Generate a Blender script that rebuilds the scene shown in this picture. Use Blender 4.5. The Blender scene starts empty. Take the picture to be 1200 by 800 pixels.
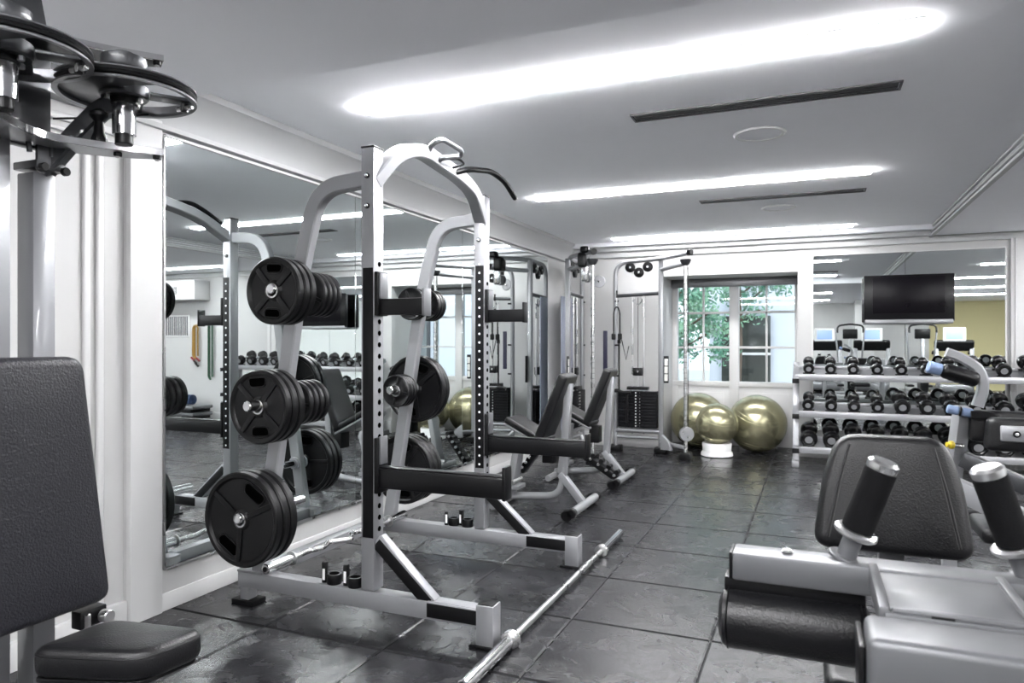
import bpy, bmesh, math, random
from mathutils import Vector, Matrix
random.seed(7)
S = bpy.context.scene
COL = S.collection
PI = math.pi
R = math.radians

# ------------------------------------------------------------------ materials
MATS = {}
def mat(name, col, rough=.5, metal=0., bump=0., bscale=200., coat=0., emit=None, estr=0., spec=.5, var=0., vscale=8., stretch=None):
    m = bpy.data.materials.new(name); m.use_nodes = True
    nt = m.node_tree; b = nt.nodes['Principled BSDF']
    b.inputs['Base Color'].default_value = (*col, 1)
    b.inputs['Roughness'].default_value = rough
    b.inputs['Metallic'].default_value = metal
    b.inputs['Coat Weight'].default_value = coat
    b.inputs['Specular IOR Level'].default_value = spec
    tc = nt.nodes.new('ShaderNodeTexCoord')
    src = tc.outputs['Object']
    if stretch:
        mp = nt.nodes.new('ShaderNodeMapping'); mp.inputs['Scale'].default_value = stretch
        nt.links.new(src, mp.inputs['Vector']); src = mp.outputs['Vector']
    if bump:
        n = nt.nodes.new('ShaderNodeTexNoise'); n.inputs['Scale'].default_value = bscale; n.inputs['Detail'].default_value = 3
        nt.links.new(src, n.inputs['Vector'])
        bp = nt.nodes.new('ShaderNodeBump'); bp.inputs['Strength'].default_value = bump; bp.inputs['Distance'].default_value = .002
        nt.links.new(n.outputs['Fac'], bp.inputs['Height']); nt.links.new(bp.outputs['Normal'], b.inputs['Normal'])
    # faint natural variation of colour and gloss on every surface
    v = nt.nodes.new('ShaderNodeTexNoise'); v.inputs['Scale'].default_value = vscale; v.inputs['Detail'].default_value = 4
    nt.links.new(src, v.inputs['Vector'])
    mr = nt.nodes.new('ShaderNodeMapRange'); mr.inputs['From Min'].default_value = .3; mr.inputs['From Max'].default_value = .7
    mr.inputs['To Min'].default_value = max(0.02, rough * .88); mr.inputs['To Max'].default_value = min(1, rough * 1.12)
    nt.links.new(v.outputs['Fac'], mr.inputs['Value']); nt.links.new(mr.outputs['Result'], b.inputs['Roughness'])
    if var:
        cr = nt.nodes.new('ShaderNodeMix'); cr.data_type = 'RGBA'
        cr.inputs['A'].default_value = (*[c * (1 - var) for c in col], 1); cr.inputs['B'].default_value = (*[min(1, c * (1 + var)) for c in col], 1)
        nt.links.new(v.outputs['Fac'], cr.inputs['Factor']); nt.links.new(cr.outputs['Result'], b.inputs['Base Color'])
    if emit:
        b.inputs['Emission Color'].default_value = (*emit, 1); b.inputs['Emission Strength'].default_value = estr
    MATS[name] = m
    return m

mat('wall', (.46, .46, .458), .55, var=.03, bump=.05, bscale=60)
mat('trimwhite', (.54, .54, .54), .4, var=.02)
mat('ceiling', (.93, .935, .97), .8, var=.02)
mat('cornice', (.47, .475, .48), .7, var=.02)
mat('yellowwall', (.50, .45, .25), .7, var=.03)
mat('groove', (.012, .012, .014), .8)
mat('tileedge', (.012, .012, .013), .7, spec=.1)
mat('silver', (.265, .268, .28), .34, .45, coat=.15, var=.03)
mat('silvergrey', (.105, .107, .113), .42, .45, coat=.05, var=.03)
mat('silverdark', (.16, .163, .172), .35, .6, coat=.2, var=.04)
mat('gunmetal', (.05, .052, .056), .35, .6, coat=.2)
mat('black', (.003, .003, .0035), .36, spec=.22)
mat('blackmatte', (.003, .003, .0035), .55, spec=.15, bump=.1, bscale=500)
mat('rubber', (.0025, .0025, .003), .32, spec=.22, bump=.15, bscale=300)
mat('plate', (.0028, .0028, .0032), .36, bump=.12, bscale=350, spec=.25)
mat('urethane', (.0025, .0025, .003), .16, spec=.5)
mat('chrome', (.72, .72, .73), .12, 1.)
mat('steel', (.58, .58, .58), .28, 1., var=.05)
mat('leather', (.0035, .0035, .0042), .33, bump=.6, bscale=240, spec=.35)
mat('leatherblue', (.0085, .0085, .0115), .42, bump=1., bscale=170, spec=.4, var=.75, vscale=230)
mat('stitch', (.10, .10, .10), .8)
mat('foam', (.003, .003, .0035), .8, bump=.5, bscale=500, spec=.12)
mat('whitedot', (.8, .8, .8), .5)
mat('hole', (.001, .001, .001), .9, spec=.0)
mat('gold', (.33, .315, .20), .25, .75, vscale=.01)
mat('whiteplastic', (.8, .8, .8), .4)
mat('ventgrey', (.06, .06, .066), .5)
mat('ventblack', (.01, .01, .011), .6)
mat('tvscreen', (.003, .0022, .004), .3, spec=.12)
mat('tvframe', (.003, .003, .004), .3, spec=.2)
mat('bluegrip', (.13, .18, .29), .5)
mat('yellowplastic', (.40, .30, .01), .4)
mat('redcord', (.2, .008, .016), .5)
mat('bandyellow', (.25, .14, .02), .6)
mat('bandgreen', (.006, .05, .02), .6)
mat('purple', (.008, .007, .03), .6)
mat('shroud', (.26, .28, .35), .45, var=.03)
mat('stackblack', (.002, .002, .003), .5, spec=.15)
mat('bark', (.12, .085, .06), .9, var=.2)
mat('outwall', (.62, .66, .74), .8, var=.04)
mat('darkglass', (.04, .045, .04), .1)
mat('ground', (.35, .36, .33), .9, var=.15)
mat('matblue', (.02, .04, .10), .7)
mat('bluescreen', (.2, .3, .6), .3, emit=(.45, .6, 1.), estr=.22)
mat('lamp', (.9, .9, .9), .5, emit=(.985, .985, 1.), estr=62.)
mat('lamp_mid', (.9, .9, .9), .5, emit=(.985, .985, 1.), estr=46.)
mat('lamp_soft', (.9, .9, .9), .5, emit=(.985, .985, 1.), estr=17.)
mat('label', (.75, .75, .72), .6)

def mirror_mat():
    m = bpy.data.materials.new('mirror'); m.use_nodes = True
    b = m.node_tree.nodes['Principled BSDF']
    b.inputs['Base Color'].default_value = (.80, .845, .84, 1); b.inputs['Metallic'].default_value = 1; b.inputs['Roughness'].default_value = .008
    MATS['mirror'] = m
mirror_mat()
def glass_mat():
    m = bpy.data.materials.new('glass'); m.use_nodes = True; nt = m.node_tree
    nt.nodes.clear(); o = nt.nodes.new('ShaderNodeOutputMaterial')
    t = nt.nodes.new('ShaderNodeBsdfTransparent'); t.inputs['Color'].default_value = (.93, .96, .97, 1)
    g = nt.nodes.new('ShaderNodeBsdfGlossy'); g.inputs['Roughness'].default_value = .02
    mx = nt.nodes.new('ShaderNodeMixShader'); mx.inputs['Fac'].default_value = .03
    nt.links.new(t.outputs[0], mx.inputs[1]); nt.links.new(g.outputs[0], mx.inputs[2]); nt.links.new(mx.outputs[0], o.inputs[0])
    MATS['glass'] = m
glass_mat()
def floor_mat():
    m = bpy.data.materials.new('slate_rubber_tile'); m.use_nodes = True; nt = m.node_tree; L = nt.links
    b = nt.nodes['Principled BSDF']; tc = nt.nodes.new('ShaderNodeTexCoord')
    n1 = nt.nodes.new('ShaderNodeTexNoise'); n1.inputs['Scale'].default_value = 2.2; n1.inputs['Detail'].default_value = 6; n1.inputs['Distortion'].default_value = .8
    L.new(tc.outputs['Object'], n1.inputs['Vector'])
    n2 = nt.nodes.new('ShaderNodeTexNoise'); n2.inputs['Scale'].default_value = 7; n2.inputs['Detail'].default_value = 8; n2.inputs['Roughness'].default_value = .6; n2.inputs['Distortion'].default_value = 1.2
    L.new(tc.outputs['Object'], n2.inputs['Vector'])
    vo = nt.nodes.new('ShaderNodeTexVoronoi'); vo.feature = 'DISTANCE_TO_EDGE'; vo.inputs['Scale'].default_value = 4.5
    dm = nt.nodes.new('ShaderNodeVectorMath'); dm.operation = 'MULTIPLY_ADD'; dm.inputs[1].default_value = (.35, .35, .35)
    L.new(n2.outputs['Color'], dm.inputs[0]); L.new(tc.outputs['Object'], dm.inputs[2]); L.new(dm.outputs[0], vo.inputs['Vector'])
    cl = nt.nodes.new('ShaderNodeMapRange'); cl.inputs['From Max'].default_value = .035; L.new(vo.outputs['Distance'], cl.inputs['Value'])
    ad = nt.nodes.new('ShaderNodeMath'); ad.operation = 'MULTIPLY_ADD'; ad.inputs[1].default_value = .10
    L.new(cl.outputs['Result'], ad.inputs[0]); L.new(n2.outputs['Fac'], ad.inputs[2])
    bp = nt.nodes.new('ShaderNodeBump'); bp.inputs['Strength'].default_value = .34; bp.inputs['Distance'].default_value = .006
    L.new(ad.outputs[0], bp.inputs['Height']); L.new(bp.outputs['Normal'], b.inputs['Normal'])
    cr = nt.nodes.new('ShaderNodeValToRGB'); cr.color_ramp.elements[0].position = .35; cr.color_ramp.elements[0].color = (.0065, .0065, .0075, 1)
    cr.color_ramp.elements[1].position = .68; cr.color_ramp.elements[1].color = (.019, .019, .0215, 1)
    L.new(n1.outputs['Fac'], cr.inputs['Fac']); L.new(cr.outputs['Color'], b.inputs['Base Color'])
    mr = nt.nodes.new('ShaderNodeMapRange'); mr.inputs['From Min'].default_value = .3; mr.inputs['From Max'].default_value = .7
    mr.inputs['To Min'].default_value = .17; mr.inputs['To Max'].default_value = .33
    L.new(n2.outputs['Fac'], mr.inputs['Value']); L.new(mr.outputs['Result'], b.inputs['Roughness'])
    b.inputs['Specular IOR Level'].default_value = .42
    MATS['floor'] = m
floor_mat()
def leaf_mat():
    m = bpy.data.materials.new('leaf'); m.use_nodes = True; nt = m.node_tree; b = nt.nodes['Principled BSDF']
    oi = nt.nodes.new('ShaderNodeTexNoise'); oi.inputs['Scale'].default_value = 3
    tc = nt.nodes.new('ShaderNodeTexCoord'); nt.links.new(tc.outputs['Object'], oi.inputs['Vector'])
    cr = nt.nodes.new('ShaderNodeValToRGB'); cr.color_ramp.elements[0].color = (.06, .21, .14, 1); cr.color_ramp.elements[1].color = (.24, .42, .27, 1)
    cr.color_ramp.elements[0].position = .35; cr.color_ramp.elements[1].position = .65
    nt.links.new(oi.outputs['Fac'], cr.inputs['Fac']); nt.links.new(cr.outputs['Color'], b.inputs['Base Color'])
    b.inputs['Roughness'].default_value = .6
    b.inputs['Transmission Weight'].default_value = 0
    MATS['leaf'] = m
leaf_mat()

# ------------------------------------------------------------------ mesh builder
class B:
    """collects shapes into one mesh, one material slot per material"""
    def __init__(self): self.bm = bmesh.new(); self.mats = []
    def mi(self, m):
        if m not in self.mats: self.mats.append(m)
        return self.mats.index(m)
    def _fin(self, verts, m, mtx=None):
        vs = set(verts)
        if mtx is not None: bmesh.ops.transform(self.bm, matrix=mtx, verts=list(vs))
        i = self.mi(m)
        for v in vs:
            for f in v.link_faces: f.material_index = i
    def box(self, c, s, m, bev=.003, rot=None, seg=2):
        nb = len(self.bm.verts)
        r = bmesh.ops.create_cube(self.bm, size=1)
        vs = r['verts']
        for v in vs: v.co = Vector((v.co.x * s[0], v.co.y * s[1], v.co.z * s[2]))
        if bev:
            bev = min(bev, min(s) * .49)
            es = {e for v in vs for e in v.link_edges}
            rr = bmesh.ops.bevel(self.bm, geom=list(es), offset=bev, segments=seg, profile=.5, affect='EDGES')
            vs = [v for v in self.bm.verts if v.index == -1 or v.index >= nb] if False else list({v for f in rr['faces'] for v in f.verts} | {v for v in vs if v.is_valid})
        M = Matrix.Translation(Vector(c))
        if rot is not None: M = M @ (rot if isinstance(rot, Matrix) else Matrix.Rotation(rot, 4, 'Z'))
        self._fin(vs, m, M); return self
    def bar(self, p, q, w, h, m, bev=.003, up=(0, 0, 1)):
        """rectangular bar from p to q; w across, h along up"""
        p, q = Vector(p), Vector(q); d = q - p; L = d.length; x = d.normalized()
        u = Vector(up)
        if abs(x.dot(u)) > .98: u = Vector((1, 0, 0))
        y = u.cross(x).normalized(); z = x.cross(y)
        M = Matrix((x, y, z)).transposed().to_4x4()
        return self.box((p + q) / 2, (L, w, h), m, bev, rot=M)
    def sweep(self, pts, prof, m, up=(0, 0, 1), caps=True, closed=False):
        """sweeps a profile [(a,b)] along pts; a along side, b along up"""
        pts = [Vector(p) for p in pts]; n = len(pts); rings = []; prev = None
        for i, p in enumerate(pts):
            if closed: t = (pts[(i + 1) % n] - pts[i - 1]).normalized()
            elif i == 0: t = (pts[1] - pts[0]).normalized()
            elif i == n - 1: t = (pts[-1] - pts[-2]).normalized()
            else: t = ((pts[i + 1] - p).normalized() + (p - pts[i - 1]).normalized()).normalized()
            if prev is None:
                u = Vector(up)
                if abs(t.dot(u)) > .95: u = Vector((1, 0, 0)) if abs(t.x) < .9 else Vector((0, 1, 0))
            else: u = prev
            u = (u - t * u.dot(t)).normalized(); prev = u
            s = t.cross(u)
            k = 1.
            if 0 < i < n - 1:
                c = (pts[i + 1] - p).normalized().dot((p - pts[i - 1]).normalized()); k = 1 / max(.6, math.sqrt((1 + c) / 2))
            rings.append([self.bm.verts.new(p + s * a * k + u * b) for a, b in prof])
        i_ = self.mi(m); k = len(prof); rg = range(n if closed else n - 1)
        for i in rg:
            A, C = rings[i], rings[(i + 1) % n]
            for j in range(k):
                f = self.bm.faces.new((A[j], A[(j + 1) % k], C[(j + 1) % k], C[j])); f.material_index = i_
        if caps and not closed:
            f = self.bm.faces.new(rings[0][::-1]); f.material_index = i_
            f = self.bm.faces.new(rings[-1]); f.material_index = i_
        return self
    def tube(self, pts, r, m, seg=14, closed=False, up=(0, 0, 1)):
        return self.sweep(pts, [(r * math.cos(2 * PI * j / seg), r * math.sin(2 * PI * j / seg)) for j in range(seg)], m, up=up, closed=closed)
    def rtube(self, pts, w, h, m, up=(0, 0, 1), c=.006):
        a, b = w / 2, h / 2
        return self.sweep(pts, [(a - c, -b), (a, -b + c), (a, b - c), (a - c, b), (-a + c, b), (-a, b - c), (-a, -b + c), (-a + c, -b)], m, up=up)
    def lathe(self, prof, m, c=(0, 0, 0), axis=(0, 0, 1), seg=32, ovals=None):
        """prof: [(radius, height)] along axis"""
        ax = Vector(axis).normalized(); M = Matrix.Translation(Vector(c)) @ ax.to_track_quat('Z', 'Y').to_matrix().to_4x4()
        rings = []
        for r, h in prof:
            if r < 1e-6: rings.append([self.bm.verts.new(M @ Vector((0, 0, h)))])
            else: rings.append([self.bm.verts.new(M @ Vector((r * math.cos(2 * PI * j / seg), r * math.sin(2 * PI * j / seg), h))) for j in range(seg)])
        i_ = self.mi(m)
        for A, C in zip(rings, rings[1:]):
            for j in range(seg):
                k = (j + 1) % seg
                if len(A) == 1 and len(C) == 1: continue
                if len(A) == 1: f = self.bm.faces.new((A[0], C[k], C[j]))
                elif len(C) == 1: f = self.bm.faces.new((A[j], A[k], C[0]))
                else: f = self.bm.faces.new((A[j], A[k], C[k], C[j]))
                f.material_index = i_
        return self
    def cyl(self, p, q, r, m, seg=20, bev=.002):
        p, q = Vector(p), Vector(q); L = (q - p).length; b = min(bev, r * .4, L * .4)
        return self.lathe([(0, 0), (r - b, 0), (r, b), (r, L - b), (r - b, L), (0, L)], m, p, q - p, seg)
    def prism(self, outline, h, m, M=None, bev=.003, seg=2):
        """outline in local xy, extruded 0..h in z, then M"""
        lo = [self.bm.verts.new((x, y, 0)) for x, y in outline]; hi = [self.bm.verts.new((x, y, h)) for x, y in outline]
        n = len(outline); fs = [self.bm.faces.new(lo[::-1]), self.bm.faces.new(hi)]
        for i in range(n): fs.append(self.bm.faces.new((lo[i], lo[(i + 1) % n], hi[(i + 1) % n], hi[i])))
        vs = lo + hi
        if bev and seg >= 4:
            bmesh.ops.delete(self.bm, geom=vs, context='VERTS')
            return self.cushion(outline, h, m, M, bev, seg)
        if bev:
            es = [e for f in fs[:2] for e in f.edges]
            rr = bmesh.ops.bevel(self.bm, geom=es, offset=bev, segments=seg, profile=.5, affect='EDGES')
            vs = list({v for f in rr['faces'] for v in f.verts} | {v for v in vs if v.is_valid})
            vs = list({w for v in vs for f in v.link_faces for w in f.verts})
        self._fin(vs, m, M); return self
    def cushion(self, outline, h, m, M=None, bev=.02, seg=5, crown=.004):
        """rounded-edge slab: the outline is inset ring by ring, top and bottom"""
        P = [Vector((x, y, 0)) for x, y in outline]; q = [P[0]]
        for v in P[1:]:
            if (v - q[-1]).length > 1e-4: q.append(v)
        if (q[0] - q[-1]).length < 1e-4: q.pop()
        P = q; n = len(P)
        if sum(P[i].x * P[(i + 1) % n].y - P[(i + 1) % n].x * P[i].y for i in range(n)) < 0: P.reverse()
        N = []
        for i in range(n):
            e = (P[(i + 1) % n] - P[i]).normalized() + (P[i] - P[i - 1]).normalized()
            N.append(Vector((e.y, -e.x, 0)).normalized())
        bev = min(bev, h * .49); rings = []
        def ring(ins, z): rings.append([self.bm.verts.new(p - nn * ins + Vector((0, 0, z))) for p, nn in zip(P, N)])
        for k in range(seg + 1):
            a = PI / 2 * k / seg; ring(bev * (1 - math.sin(a)), bev * (1 - math.cos(a)))
        for k in range(seg + 1):
            a = PI / 2 * k / seg; ring(bev * (1 - math.cos(a)), h - bev * (1 - math.sin(a)))
        cen = sum(P, Vector()) / n
        for f, up in ((.66, .55), (.33, .9)):
            rings.append([self.bm.verts.new(cen + (p - nn * bev - cen) * f + Vector((0, 0, h + crown * up))) for p, nn in zip(P, N)])
        top = self.bm.verts.new(cen + Vector((0, 0, h + crown))); bot = self.bm.verts.new(cen)
        for A, C in zip(rings, rings[1:]):
            for j in range(n): self.bm.faces.new((A[j], A[(j + 1) % n], C[(j + 1) % n], C[j]))
        for j in range(n):
            self.bm.faces.new((rings[-1][j], rings[-1][(j + 1) % n], top)); self.bm.faces.new((rings[0][(j + 1) % n], rings[0][j], bot))
        self._fin([v for rg in rings for v in rg] + [top, bot], m, M); return self
    def ball(self, c, r, m, seg=32, sc=(1, 1, 1)):
        rr = bmesh.ops.create_uvsphere(self.bm, u_segments=seg, v_segments=seg // 2, radius=r)
        self._fin(rr['verts'], m, Matrix.Translation(Vector(c)) @ Matrix.Diagonal((*sc, 1))); return self
    def build(self, name, parent=None, smooth=38):
        bmesh.ops.recalc_face_normals(self.bm, faces=self.bm.faces[:])
        me = bpy.data.meshes.new(name); self.bm.to_mesh(me); self.bm.free()
        for m in self.mats: me.materials.append(MATS[m])
        if smooth:
            me.polygons.foreach_set('use_smooth', [True] * len(me.polygons)); me.set_sharp_from_angle(angle=R(smooth))
        o = bpy.data.objects.new(name, me); COL.objects.link(o)
        if parent: o.parent = parent
        return o

def tag(o, label, cat, group=None, kind=None):
    o['label'] = label; o['category'] = cat
    if group: o['group'] = group
    if kind: o['kind'] = kind
    return o
def thing(name, label, cat, loc=(0, 0, 0), rz=0., group=None):
    o = bpy.data.objects.new(name, None); o.empty_display_size = .1; COL.objects.link(o)
    o.location = loc; o.rotation_euler = (0, 0, rz)
    return tag(o, label, cat, group)
def struct(o): o['kind'] = 'structure'; return o
def dup(root, label=None, loc=None, rot=None, scale=None):
    def cp(o, p=None):
        c = o.copy(); COL.objects.link(c)
        if p: c.parent = p
        for ch in [x for x in KIDS.get(o.name, [])]: cp(ch, c)
        return c
    KIDS = {}
    for o in COL.objects:
        if o.parent: KIDS.setdefault(o.parent.name, []).append(o)
    r = cp(root)
    if label: r['label'] = label
    if loc is not None: r.location = loc
    if rot is not None: r.rotation_euler = rot
    if scale is not None: r.scale = scale
    return r
def fillet(pts, r, n=6):
    pts = [Vector(p) for p in pts]; out = [pts[0]]
    for i in range(1, len(pts) - 1):
        a, b, c = pts[i - 1], pts[i], pts[i + 1]
        rr = min(r, (a - b).length * .49, (c - b).length * .49)
        p = b + (a - b).normalized() * rr; q = b + (c - b).normalized() * rr
        for k in range(n + 1):
            t = k / n; out.append(p * (1 - t) ** 2 + b * 2 * t * (1 - t) + q * t * t)
    out.append(pts[-1]); return out
def round2(pts, r, n=5): return [(v.x, v.y) for v in _closedfillet([Vector((*p, 0)) for p in pts], r, n)]
def _closedfillet(pts, r, n):
    out = []; N = len(pts)
    for i in range(N):
        a, b, c = pts[i - 1], pts[i], pts[(i + 1) % N]
        rr = min(r, (a - b).length * .49, (c - b).length * .49)
        p = b + (a - b).normalized() * rr; q = b + (c - b).normalized() * rr
        for k in range(n + 1):
            t = k / n; out.append(p * (1 - t) ** 2 + b * 2 * t * (1 - t) + q * t * t)
    return out
def frameM(o, x, y):
    """matrix with origin o and axes x, y (z = x cross y)"""
    x = Vector(x).normalized(); y = Vector(y); z = x.cross(y).normalized(); y = z.cross(x)
    return Matrix.Translation(Vector(o)) @ Matrix((x, y, z)).transposed().to_4x4()

# ------------------------------------------------------------------ camera
HC = 1.23
cd = bpy.data.cameras.new('camera'); cam = bpy.data.objects.new('camera', cd); COL.objects.link(cam); S.camera = cam
cam.location = (0, 0, HC); cam.rotation_euler = (R(90), 0, .402212535)
cd.sensor_width = 36; cd.lens = 830.566 / 1200 * 36; cd.shift_y = 1.15 / 1200; cd.clip_start = .02
cd.dof.use_dof = True; cd.dof.focus_distance = 2.9; cd.dof.aperture_fstop = 5.6

# ------------------------------------------------------------------ setting
XL, XR, YB, YF = -2.74, 5.2, 8.25, -5.0
ZC, ZS = 2.40, 2.30
b = B()
b.box(((XL + XR) / 2, (YB + YF) / 2 + .6, -.06), (XR - XL + .8, YB - YF + 2.2, .1), 'groove', 0)
T = .6; x0 = -.392 - T * 4; y0 = .008 - T * 9
i = 0
bmf = b.bm
for ix in range(-1, 14):
    for iy in range(0, 26):
        xa, xb = x0 + ix * T, x0 + (ix + 1) * T; ya, yb = y0 + iy * T, y0 + (iy + 1) * T
        xa, xb = max(xa, XL - .05), min(xb, XR + .05); ya, yb = max(ya, YF - .05), min(yb, YB + .9)
        if xb - xa < .02 or yb - ya < .02: continue
        g, c = .0018, .0075
        lo = [bmf.verts.new(p) for p in ((xa + g, ya + g, -.012), (xb - g, ya + g, -.012), (xb - g, yb - g, -.012), (xa + g, yb - g, -.012))]
        md = [bmf.verts.new((v.co.x, v.co.y, -.005)) for v in lo]
        g += c
        hi = [bmf.verts.new(p) for p in ((xa + g, ya + g, 0), (xb - g, ya + g, 0), (xb - g, yb - g, 0), (xa + g, yb - g, 0))]
        k = b.mi('floor')
        f = bmf.faces.new(hi); f.material_index = k
        for j in range(4):
            j2 = (j + 1) % 4
            f = bmf.faces.new((md[j], md[j2], hi[j2], hi[j])); f.material_index = k if j % 2 else b.mi('tileedge')
            f = bmf.faces.new((lo[j], lo[j2], md[j2], md[j])); f.material_index = k
struct(b.build('floor', smooth=0))

# walls
b = B()
b.box((XL - .1, (2.18 + YB) / 2, 1.25), (.2, YB - 2.18, 2.5), 'wall', 0)
b.box((XL - .125, (YF + 2.18) / 2, 1.25), (.2, 2.18 - YF, 2.5), 'wall', 0)         # recessed panelled stretch
struct(b.build('wall_left'))
b = B()
b.box((XL + .002, 2.262, 1.15), (.03, .165, 2.3), 'trimwhite', .004)                 # pilaster beside the mirror
for y in (2.0, 2.06):
    b.box((XL - .018, y, 1.12), (.022, .03, 2.04), 'trimwhite', .008, seg=3)
b.box((XL - .018, 2.03, 2.13), (.02, .1, .03), 'trimwhite', .006)
b.box((XL - .018, 1.0, 2.13), (.02, 2.3, .03), 'trimwhite', .006)
b.box((XL - .018, 1.0, 2.08), (.02, 2.3, .015), 'trimwhite', .005)
struct(b.build('trim_1'))
b = B()
b.box((XL + .001, (2.18 + YB) / 2, .04), (.012, YB - 2.18, .08), 'trimwhite', .003)
b.box((XL - .018, (YF + 2.18) / 2, .055), (.03, 2.18 - YF, .11), 'trimwhite', .004)
struct(b.build('baseboard_left'))
# sloping cornice above the mirrors
b = B()
pr = [(XL - .02, 2.19), (XL + .035, 2.195), (XL + .04, 2.215), (XL + .012, 2.225), (XL + .03, 2.26), (XL + .10, 2.36), (XL + .125, 2.37), (XL + .135, 2.41), (XL - .02, 2.41)]
b.prism(pr, YB - YF, 'cornice', frameM((0, YB, 0), (1, 0, 0), (0, 0, 1)), 0)
struct(b.build('trim_2'))
# back wall with the window alcove
WX0, WX1, WZ, YW = -1.61, -.157, 1.995, 8.90
b = B()
b.box(((XL + WX0) / 2, YB + .1, 1.25), (WX0 - XL + .0, .2, 2.5), 'wall', 0)
b.box(((WX0 + WX1) / 2, YB + .1, (WZ + 2.5) / 2), (WX1 - WX0, .2, 2.5 - WZ), 'wall', 0)
b.box(((WX1 + XR) / 2, YB + .1, 1.25), (XR - WX1, .2, 2.5), 'wall', 0)
b.box((WX0 - .05, (YB + YW) / 2 + .2, 1.2), (.1, YW - YB + .2, 2.4), 'wall', 0)
b.box((WX1 + .05, (YB + YW) / 2 + .2, 1.2), (.1, YW - YB + .2, 2.4), 'wall', 0)
b.box(((WX0 + WX1) / 2, (YB + YW) / 2 + .2, WZ + .05), (WX1 - WX0 + .2, YW - YB + .2, .1), 'wall', 0)
struct(b.build('wall_back'))
b = B()
b.box(((XL + WX0) / 2, YB - .008, .08), (WX0 - XL, .02, .16), 'trimwhite', .004)
b.box(((WX1 + XR) / 2, YB - .008, .08), (XR - WX1, .02, .16), 'trimwhite', .004)
struct(b.build('baseboard_back'))
b = B()
b.box((1.86, YB - .02, 1.12), (.20, .05, 2.25), 'trimwhite', .004)
b.box((1.80, YB - .05, 1.12), (.02, .02, 2.25), 'trimwhite', .006)
b.box((1.90, YB - .05, 1.12), (.02, .02, 2.25), 'trimwhite', .006)
b.box(((XL + XR) / 2, YB - .02, 2.27), (XR - XL, .05, .07), 'cornice', .004)
b.box(((XL + XR) / 2, YB - .05, 2.325), (XR - XL, .11, .05), 'cornice', .006)
struct(b.build('trim_3'))
b = B(); b.box((XR + .1, (YB + YF) / 2, 1.25), (.2, YB - YF + .4, 2.5), 'wall', 0); struct(b.build('wall_right'))
b = B(); b.box(((XL + 2.7) / 2, YF - .1, 1.25), (2.7 - XL + .2, .2, 2.5), 'wall', 0)
b.box(((XR + 2.7) / 2 + .1, YF - .1, 1.25), (XR - 2.7 , .2, 2.5), 'yellowwall', 0); struct(b.build('wall_front'))
b = B(); b.box((XR - .012, (YB + YF) / 2, .08), (.02, YB - YF, .16), 'trimwhite', .004); struct(b.build('baseboard_right'))
# ceiling: raised field, lowered band at the near end and to the right
XB, YN = 1.10, 2.30
b = B()
b.box(((XL + XR) / 2, (YB + YF) / 2 + .4, ZC + .1), (XR - XL + .8, YB - YF + 1.8, .2), 'ceiling', 0)
b.box(((XL + XB) / 2, (YN + YF) / 2, (ZC + ZS) / 2 + .01), (XB - XL, YN - YF, ZC - ZS + .02), 'ceiling', 0)
b.box(((XB + XR) / 2 + .0, (YB + YF) / 2, (ZC + ZS) / 2 + .01), (XR - XB, YB - YF, ZC - ZS + .02), 'ceiling', 0)
b.box((-.82, YB - .1, ZC - .02), (3.84, .2, .06), 'ceiling', 0)
struct(b.build('ceiling'))
b = B()
for z, d, h in ((2.385, .030, .02), (2.36, .018, .02), (2.335, .028, .012), (2.312, .020, .02), (2.293, .036, .014)):
    b.box((XB - d / 2 + .004, (YN + YB) / 2, z), (d, YB - YN, h), 'cornice', .004)
struct(b.build('trim_4'))

# mirrors on the left wall
edges = [2.357, 3.82, 5.34, 6.84, 7.43]
side = ['nearest', 'second', 'third', 'narrow farthest']
for k in range(4):
    a, c = edges[k] + .002, edges[k + 1] - .002
    t = thing('wall_mirror', f'{side[k]} tall frameless mirror panel on the left wall behind the squat rack' if k < 2 else f'{side[k]} mirror panel on the left wall, beyond the squat rack', 'mirror', (XL, a, .2), 0, 'mirror panels on the left wall')
    b = B(); b.box((.010, (c - a) / 2, .985), (.008, c - a, 1.965), 'mirror', .0008, seg=1); b.build('glass_panel', t)
    b = B(); b.box((.010, (c - a) / 2, -.006), (.02, c - a, .012), 'steel', .001); b.build('metal_edging', t)
    b = B(); b.box((.010, (c - a) / 2, 1.976), (.022, c - a, .012), 'trimwhite', .001)
    b.build('top_trim', t)
    if k == 0: b = B(); b.box((.010, -.006, .985), (.02, .01, 1.98), 'steel', .001); b.build('metal_edging', t)
# ledge below
# mirrors on the back wall
for k, (a, c) in enumerate(((-.005, .86), (.864, 1.72))):
    t = thing('wall_mirror', ('left' if k == 0 else 'right') + ' panel of the big mirror above the dumbbell rack on the back wall', 'mirror', (a, YB, .3), 0, 'mirror panels on the back wall')
    b = B(); b.box(((c - a) / 2, -.012, .925), (c - a, .008, 1.85), 'mirror', .0008, seg=1); b.build('glass_panel', t)
    b = B(); b.box(((c - a) / 2, -.012, 1.857), (c - a, .022, .012), 'trimwhite', .001)
    xx = -.006 if k == 0 else c - a + .006
    b.box((xx, -.012, .925), (.016, .022, 1.88), 'trimwhite', .001); b.build('edging', t)

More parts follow.
